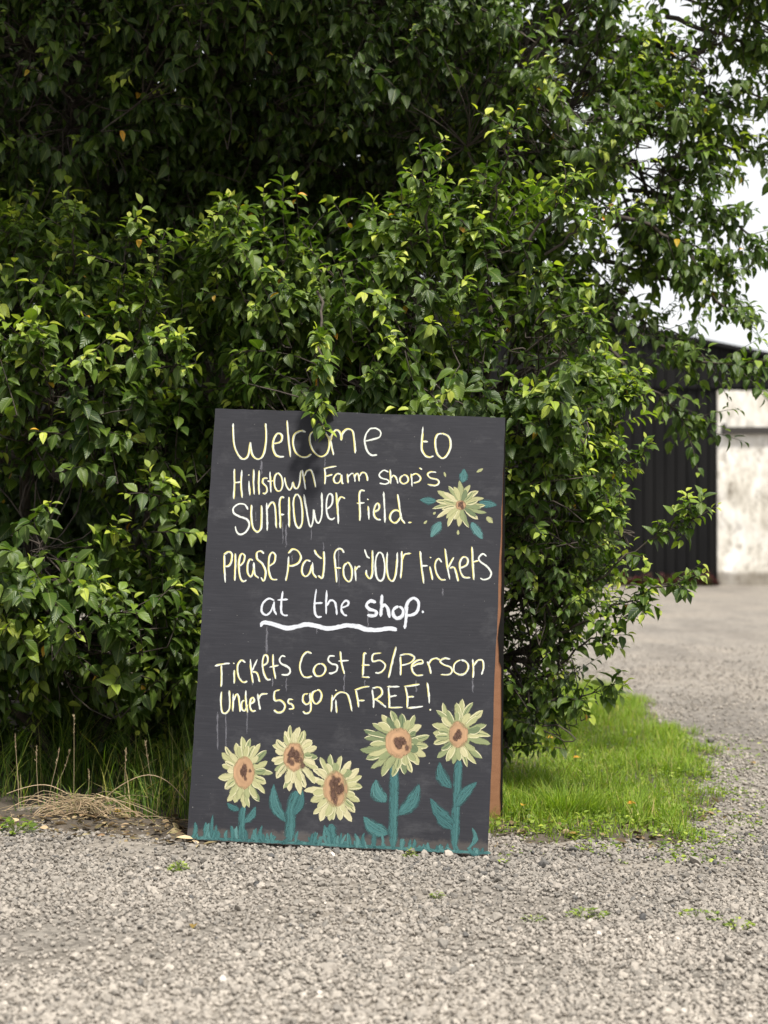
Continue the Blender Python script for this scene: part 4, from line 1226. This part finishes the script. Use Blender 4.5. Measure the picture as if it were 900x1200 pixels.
# ------------------------------------------------------------------ grass and weeds
def blades(g, x, y, z, h, wd, lean, age, rnd, az=None, mat=0):
    n = len(x)
    az = rng.uniform(0, 6.28, n) if az is None else az
    dx, dy = np.cos(az), np.sin(az)
    sx, sy_ = -dy, dx
    tw = rng.uniform(-1, 1, n)
    sx2, sy2 = sx * np.cos(tw) - sy_ * np.sin(tw), sx * np.sin(tw) + sy_ * np.cos(tw)
    V, uv = [], []
    for t, k in ((0, 1.0), (0.35, 0.9), (0.7, 0.6), (1.0, 0)):
        r = lean * t ** 1.8 * h
        c = np.stack([x + dx * r, y + dy * r, z + h * (t - 0.35 * lean * t ** 2)], 1)
        o_ = np.stack([sx2, sy2, 0 * sx2], 1) * (wd * k * 0.5)[:, None]
        V += [c - o_, c + o_] if k else [c]
        uv += [(-0.5, t), (0.5, t)] if k else [(0.3, t)]
    V = np.stack(V, 1)
    off = (np.arange(n) * 7)[:, None, None]
    Q = np.array([(0, 1, 3, 2), (2, 3, 5, 4)])[None] + off
    T = np.array([(4, 5, 6)])[None] + off
    g.add(V.reshape(-1, 3), [Q.reshape(-1, 4), T.reshape(-1, 3)], mat, np.repeat(age, 7), np.repeat(rnd, 7), np.tile(np.array(uv) + (0.25, 0), (n, 1)))

g = Geo()
n_ = 60000
x = rng.uniform(0.2, 1.6, n_); y = 5.2 + 5.4 * rng.uniform(0, 1, n_) ** 1.25
si = soil_in(x, y)
cl_ = vnoise(x, y, 7, 31)
ok = (si > 0.0) & (rng.uniform(0, 1, n_) < np.clip(si * 9, 0, 1) * (0.25 + 0.9 * cl_))
x, y, si, cl_ = x[ok], y[ok], si[ok], cl_[ok]
h = (0.032 + 0.075 * cl_) * rng.uniform(0.5, 1.35, len(x)) * np.clip(0.45 + si * 3, 0.4, 1)
blades(g, x, y, soil_z(x, y) - 0.004, h, rng.uniform(0.002, 0.0042, len(x)), rng.uniform(0.1, 0.9, len(x)), np.clip(rng.normal(0.46, 0.12, len(x)) + (rng.uniform(0, 1, len(x)) < 0.09) * 0.45, 0, 1), rng.uniform(0, 1, len(x)))
# a tuft of longer blades at the front
n_ = 700
p = on_ground(668, 962)
a_ = rng.uniform(0, 6.28, n_); rr = 0.075 * np.sqrt(rng.uniform(0, 1, n_))
x, y = p[0] + rr * np.cos(a_) * 1.5, p[1] + rr * np.sin(a_) + 0.07
blades(g, x, y, soil_z(x, y), rng.uniform(0.06, 0.15, n_), rng.uniform(0.0018, 0.003, n_), rng.uniform(0.2, 1.1, n_), np.clip(rng.normal(0.45, 0.15, n_), 0, 1), rng.uniform(0, 1, n_), a_ + rng.normal(0, .5, n_))
go = g.build('grass', [GRASS])
tag(go, kind='stuff')

# low leafy weeds and clover among the grass front and on the gravel beside it
g = Geo()
n_ = 9000
px = rng.uniform(585, 897, n_); py = rng.uniform(860, 1012, n_)
pts = np.array([on_ground(a, b) for a, b in zip(px, py)])
si = soil_in(pts[:, 0], pts[:, 1])
pk = np.where(si > 0.0, 0.75, np.clip(0.75 + si * 1.7, 0.05, 0.6)) * np.where(vnoise(pts[:, 0], pts[:, 1], 9, 41) > 0.45, 1, 0.12)
ok = (rng.uniform(0, 1, n_) < pk)
pts, si = pts[ok], si[ok]
n_ = len(pts)
pts[:, 2] = soil_z(pts[:, 0], pts[:, 1]) + rng.uniform(0.004, 0.035, n_) * np.clip(0.35 + si * 5, 0.25, 1)
a_ = rng.uniform(0, 6.28, n_)
leaves(g, pts, np.stack([np.cos(a_), np.sin(a_), rng.uniform(-0.1, 0.7, n_)], 1), np.array([0, 0, 1.0]) + rng.normal(0, 0.35, (n_, 3)), rng.uniform(0.010, 0.022, n_), rng.uniform(0.007, 0.014, n_),
       np.clip(rng.normal(0.58, 0.1, n_), 0, 0.78) + (rng.uniform(0, 1, n_) < 0.04) * 0.16, rng.uniform(0, 1, n_), rng.uniform(0, 0.4, n_), 0, False)
wo_ = g.build('ground_weeds', [LEAF])
tag(wo_, kind='stuff')

# tall grass at the left
g = Geo()
n_ = 9000
x = rng.uniform(-2.4, -0.42, n_); y = 5.43 + 0.75 * rng.uniform(0, 1, n_) ** 1.3
cl_ = vnoise(x, y, 5, 51)
ok = (soil_in(x, y) > 0.02) & (rng.uniform(0, 1, n_) < np.clip((cl_ - 0.27) * 1.2, 0.04, 1) * np.clip(np.interp(x, [-2.4, -1.0, -0.75, -0.45], [1, 1, 0.7, 0.5]), 0, 1))
x, y, cl_ = x[ok], y[ok], cl_[ok]
n_ = len(x)
h = (0.07 + 0.34 * cl_) * rng.uniform(0.45, 1.3, n_) * np.interp(y, [5.45, 5.62, 6], [0.5, 1, 1])
blades(g, x, y, soil_z(x, y) - 0.004, h, rng.uniform(0.002, 0.0045, n_), rng.uniform(0.15, 1.0, n_), np.clip(rng.normal(0.12, 0.14, n_) + (rng.uniform(0, 1, n_) < 0.17) * 0.75, 0, 1), rng.uniform(0, 1, n_))  # green blade colours lowered to imitate the shade under the shrub
tg = g.build('tall_grass', [GRASS])
tag(tg, kind='stuff')

# dry straw: stalks that stand up with seed heads, and the flattened tuft
STRAW = leaf_mat('dry_straw', [(0.0, (0.20, 0.14, 0.075)), (1.0, (0.47, 0.375, 0.235))], 0.6, 0.15, (1, 1, 1), 0.3)
def stalk(g, a, b, sag, r0=0.0013, K=12, age=0.7):
    p = curve(a, b, K, sag, random.choice((0.02, 0.05, 0.12)))
    if random.random() < 0.35:
        p[K // 2:, 2] -= np.linspace(0, 1, K - K // 2) * random.uniform(0, 0.02)
    tubes(g, p[None], (r0 * np.linspace(1, 0.55, K))[None], 4)
    g.A[-1][:, 0] = age
    g.A[-1][:, 1] = random.random()
    g.A[-1][:, 2] = 0.5
    return p
tuft_at = on_ground(92, 962)
dg = empty('dry_grass_tuft', tuft_at, 'flattened tuft of dry straw-coloured grass on the soil left of the sign', 'grass tuft')
g = Geo()
c0 = tuft_at + np.array([0, 0.06, 0.03])
for i in range(150):
    a_ = random.uniform(0, 6.28)
    s_ = c0 + np.array([random.gauss(0, .05), random.gauss(0, .03), random.uniform(-.02, .03)])
    L = random.uniform(0.05, 0.16)
    e_ = s_ + np.array([math.cos(a_) * L, math.sin(a_) * L * 0.5 - 0.02, random.uniform(-0.04, 0.02)])
    e_[2] = max(e_[2], float(soil_z(e_[0], e_[1])) + 0.003)
    stalk(g, s_, e_, random.uniform(0.02, 0.2), 0.0011, 7, random.uniform(0.2, 0.9))
def gp(px, py, lift=0.0, back=0.0):
    p = on_ground(px, py)
    return p + np.array([0, back, lift])
for (x0, y0, x1, y1, sag, d_) in [(95, 945, 0, 982, .06, 5.45), (100, 940, 8, 930, .12, 5.5), (90, 940, 215, 978, .08, 5.4), (100, 935, 195, 982, .1, 5.38), (118, 940, 218, 935, .26, 5.42),
                                  (113, 930, 170, 975, .05, 5.4), (60, 945, 5, 960, .1, 5.45), (92, 945, 20, 995, .05, 5.38), (95, 940, 130, 985, .1, 5.36), (75, 945, 40, 965, .2, 5.42), (105, 945, 60, 985, .1, 5.38), (100, 945, 150, 955, .3, 5.4)]:
    a_, b_2 = P(x0, y0, d_ + 0.05), P(x1, y1, d_)
    for q_ in (a_, b_2): q_[2] = max(q_[2], float(soil_z(q_[0], q_[1])) + 0.004)
    stalk(g, a_, b_2, sag, 0.0015, 14, random.uniform(0.6, 1.0))
g.build('stalk', [STRAW], dg)
settle(dg)
stalk_labels = [(22, 950, 18, 860, 'tall dry grass stalk with a seed head near the left edge of the grass'), (46, 950, 43, 875, 'dry grass stalk with a pale seed head standing above the straw tuft, towards the left'),
                (86, 945, 87, 838, 'tallest dry grass stalk, standing over the straw tuft'), (104, 945, 104, 902, 'short pale dry stalk at the right of the straw tuft'), (56, 945, 70, 878, 'dry grass stalk leaning right beside the straw tuft'),
                (58, 930, 82, 880, 'dry grass stalk leaning over the straw tuft'), (147, 930, 148, 875, 'upright dry grass stalk between the straw tuft and the sign'), (183, 915, 170, 868, 'curved dry grass stalk close to the left edge of the sign')]
for x0, y0, x1, y1, lab in stalk_labels:
    d_ = 5.55
    a_ = P(x0, y0, d_)
    a_[2] = float(soil_z(a_[0], d_)) - 0.003
    e0 = empty('grass_stalk', a_, lab, 'grass stalk', 'dry grass stalks left of the sign')
    g = Geo()
    b_2 = P(x1, y1, d_ - 0.02)
    p = stalk(g, a_, b_2, 0.0, 0.0012, 12, 0.75)
    g.build('stem', [STRAW], e0)
    g = Geo()
    k = 26
    ii = rng.uniform(8.2, 11, k)
    i0 = np.minimum(ii.astype(int), 10)
    q_ = p[i0] + (p[i0 + 1] - p[i0]) * (ii - i0)[:, None]
    leaves(g, q_, np.array([0, 0, 1.0]) + rng.normal(0, 0.4, (k, 3)) + (b_2 - a_) * 2, rng.normal(0, 1, (k, 3)), rng.uniform(0.006, 0.011, k), rng.uniform(0.0015, 0.003, k), rng.uniform(.5, 1, k), rng.uniform(0, 1, k), np.zeros(k), 0, False)
    g.build('seed_head', [STRAW], e0)
    settle(e0)

# dead stems, leaf scraps and straw lying on the soil edge
g = Geo()
n_ = 5200
x = np.where(rng.uniform(0, 1, n_) < 0.6, rng.uniform(-1.9, -0.5, n_), rng.uniform(0.3, 1.25, n_))
y = np.where(x < 0, rng.uniform(5.0, 5.75, n_), rng.uniform(5.1, 6.3, n_))
si = soil_in(x, y)
ok = (np.abs(si - 0.06) < 0.22) & (rng.uniform(0, 1, n_) < np.where(si > 0, 1.0, np.exp(si * 14)) * np.where(x < 0, 1, 0.6))
x, y = x[ok], y[ok]
n_ = len(x)
a_ = rng.uniform(0, 6.28, n_)
L = rng.uniform(0.008, 0.06, n_) * rng.uniform(0.4, 1, n_)
d_ = np.stack([np.cos(a_), np.sin(a_), rng.normal(0.05, 0.12, n_)], 1)
q0 = np.stack([x, y, soil_z(x, y) + rng.uniform(0.003, 0.012, n_)], 1)
leaves(g, q0, d_, np.array([0, 0, 1.0]) + rng.normal(0, 0.5, (n_, 3)), L, np.where(rng.uniform(0, 1, n_) < 0.3, L * 0.5, 0.0025), rng.uniform(0, 1, n_), rng.uniform(0, 1, n_), rng.normal(0, 0.2, n_), 0, False)
pd_ = g.build('plant_debris', [leaf_mat('dead_plant', [(0.0, (0.05, 0.035, 0.02)), (0.5, (0.20, 0.14, 0.075)), (1.0, (0.45, 0.36, 0.21))], 0.8, 0.1, (1, 1, 1), 0.2)])
tag(pd_, kind='stuff')

# separate small weeds
def weed(px, py, r, n, age, label, hgt=0.02, size=0.014, name='weed', group=None):
    p = on_ground(px, py)
    p[2] = float(soil_z(p[0], p[1])) if soil_in(p[0], p[1]) > 0 else p[2]
    gg = Geo()
    a_ = rng.uniform(0, 6.28, n)
    rr = r * np.sqrt(rng.uniform(0.02, 1, n))
    q_ = np.stack([rr * np.cos(a_), rr * np.sin(a_), rng.uniform(0.3, 1, n) * hgt * (1.15 - rr / r)], 1)
    s = np.linspace(0, 1, 4)[None, :, None]
    tubes(gg, np.array([0, 0, -0.004]) + q_[:, None] * s * np.stack([s[..., 0], s[..., 0], s[..., 0] ** 0.7], -1), np.full((n, 4), 0.0006), 3)
    leaves(gg, q_, np.stack([np.cos(a_), np.sin(a_), rng.uniform(0.0, 0.8, n)], 1), np.array([0, 0, 1.0]) + rng.normal(0, .3, (n, 3)), size * rng.uniform(0.6, 1.2, n), size * 0.6 * rng.uniform(0.6, 1.1, n),
           np.clip(rng.normal(age, 0.08, n), 0, 0.79), rng.uniform(0, 1, n), rng.uniform(0, .4, n), 0, True)
    o = gg.build(name, [LEAF])
    o.location = p
    return tag(o, label, 'weed', group)
weed(209, 1020, 0.024, 60, 0.66, 'small round green weed alone on the gravel left of the sign', 0.03, 0.012)
weed(480, 1004, 0.016, 26, 0.66, 'small green sprig growing at the foot of the sign under its tall stems', 0.026, 0.012)
weed(512, 1052, 0.016, 22, 0.62, 'thin yellow-green sprig on the gravel below the sign', 0.02, 0.011)
weed(688, 1072, 0.05, 70, 0.62, 'flat spreading weed on the open gravel to the lower right of the sign', 0.018, 0.012)
weed(818, 1074, 0.055, 70, 0.6, 'flat spreading weed on the gravel, the second one from the right edge', 0.018, 0.012)
weed(866, 1086, 0.035, 50, 0.66, 'flat yellow-green weed on the gravel nearest the right edge', 0.02, 0.012)
weed(625, 1078, 0.028, 26, 0.6, 'sparse low weed on the gravel below the sign, left of the flat spreading weed', 0.015, 0.011)
weed(187, 948, 0.055, 60, 0.30, 'low dark green leafy plant at the left edge of the sign', 0.09, 0.03)
weed(150, 945, 0.05, 40, 0.38, 'small bright leafy plant between the straw tuft and the sign', 0.08, 0.024)
weed(18, 975, 0.06, 60, 0.5, 'leafy green weed at the front of the tall grass by the left edge', 0.05, 0.022)
weed(610, 962, 0.05, 40, 0.42, 'broad-leaved weed at the foot of the brown rear panel', 0.03, 0.026)

# plants along the foot of the black barn wall
RED = leaf_mat('dark_red_leaf', [(0.0, (0.035, 0.010, 0.012)), (0.6, (0.06, 0.016, 0.02)), (1.0, (0.16, 0.025, 0.03))], 0.5, 0.2, (1, 0.6, 0.6), 0.3)
rl = ['leftmost dark red plant at the foot of the black barn wall, behind the shrub', 'dark red bedding plant at the barn wall, second from the shrub', 'dark red bedding plant at the middle of the black barn wall foot',
      'dark red plant at the barn wall, second from the white wall', 'dark red plant at the corner where the black barn wall meets the white wall']
for i, px in enumerate((725, 752, 779, 803, 825)):
    p = np.array([bx(px), DB - 0.32, 0.0]); p[2] = float(ground(p[0], p[1])) - 0.006
    gg = Geo()
    n_ = 130
    a_ = rng.uniform(0, 6.28, n_)
    rr = 0.15 * np.sqrt(rng.uniform(0, 1, n_))
    q_ = np.stack([rr * np.cos(a_), rr * np.sin(a_) * 0.8, rng.uniform(0.02, 0.2, n_) * (1.2 - rr / 0.17)], 1)
    tubes(gg, np.array([0, 0, -0.01]) + q_[:, None] * np.linspace(0, 1, 4)[None, :, None], np.full((n_, 4), 0.002), 3)
    leaves(gg, q_, np.stack([np.cos(a_), np.sin(a_), rng.uniform(0, 1, n_)], 1), np.array([0, 0, 1.0]) + rng.normal(0, .3, (n_, 3)), rng.uniform(0.05, 0.1, n_), rng.uniform(0.03, 0.06, n_), np.clip(rng.normal(0.4, .3, n_), 0, 1), rng.uniform(0, 1, n_), rng.uniform(0, .4, n_), 0, False)
    o = gg.build('red_leaved_plant', [RED])
    o.location = p
    tag(o, rl[i], 'plant', 'dark red plants along the barn wall')

# fallen leaves
fl = [(672, 905, 0.95, 'yellow-orange fallen leaf lying in the middle of the grass patch'), (640, 880, 0.93, 'small yellow fallen leaf in the grass close to the sign'), (612, 965, 0.92, 'yellow fallen leaf at the soil edge beside the brown rear panel'),
      (735, 962, 0.97, 'orange-red fallen leaf at the front edge of the grass patch'), (880, 895, 0.87, 'pale brown fallen leaf on the gravel right of the grass patch'), (132, 958, 0.93, 'yellow fallen leaf on the soil right of the straw tuft'),
      (2, 972, 0.93, 'yellow fallen leaf at the left edge, below the tall grass'), (666, 982, 0.86, 'brown fallen leaf on the gravel just below the grass patch'), (228, 1086, 0.86, 'brown fallen leaf lying alone on the open gravel, below the sign')]
for px, py, age, lab in fl:
    p = on_ground(px, py)
    s_ = soil_in(p[0], p[1])
    p[2] = float(soil_z(p[0], p[1])) + (0.05 if (s_ > 0.15 and px > 500) else 0.012)
    gg = Geo()
    a_ = random.uniform(0, 6.28)
    leaves(gg, np.zeros((1, 3)), np.array([[math.cos(a_), math.sin(a_), 0.15]]), np.array([[random.gauss(0, .3), -0.4, 1.0]]), np.array([0.032]), np.array([0.02]), np.array([age]), np.array([0.6]), np.array([0.2]))
    o = gg.build('fallen_leaf', [LEAF])
    o.location = p
    tag(o, lab, 'leaf', 'fallen leaves')
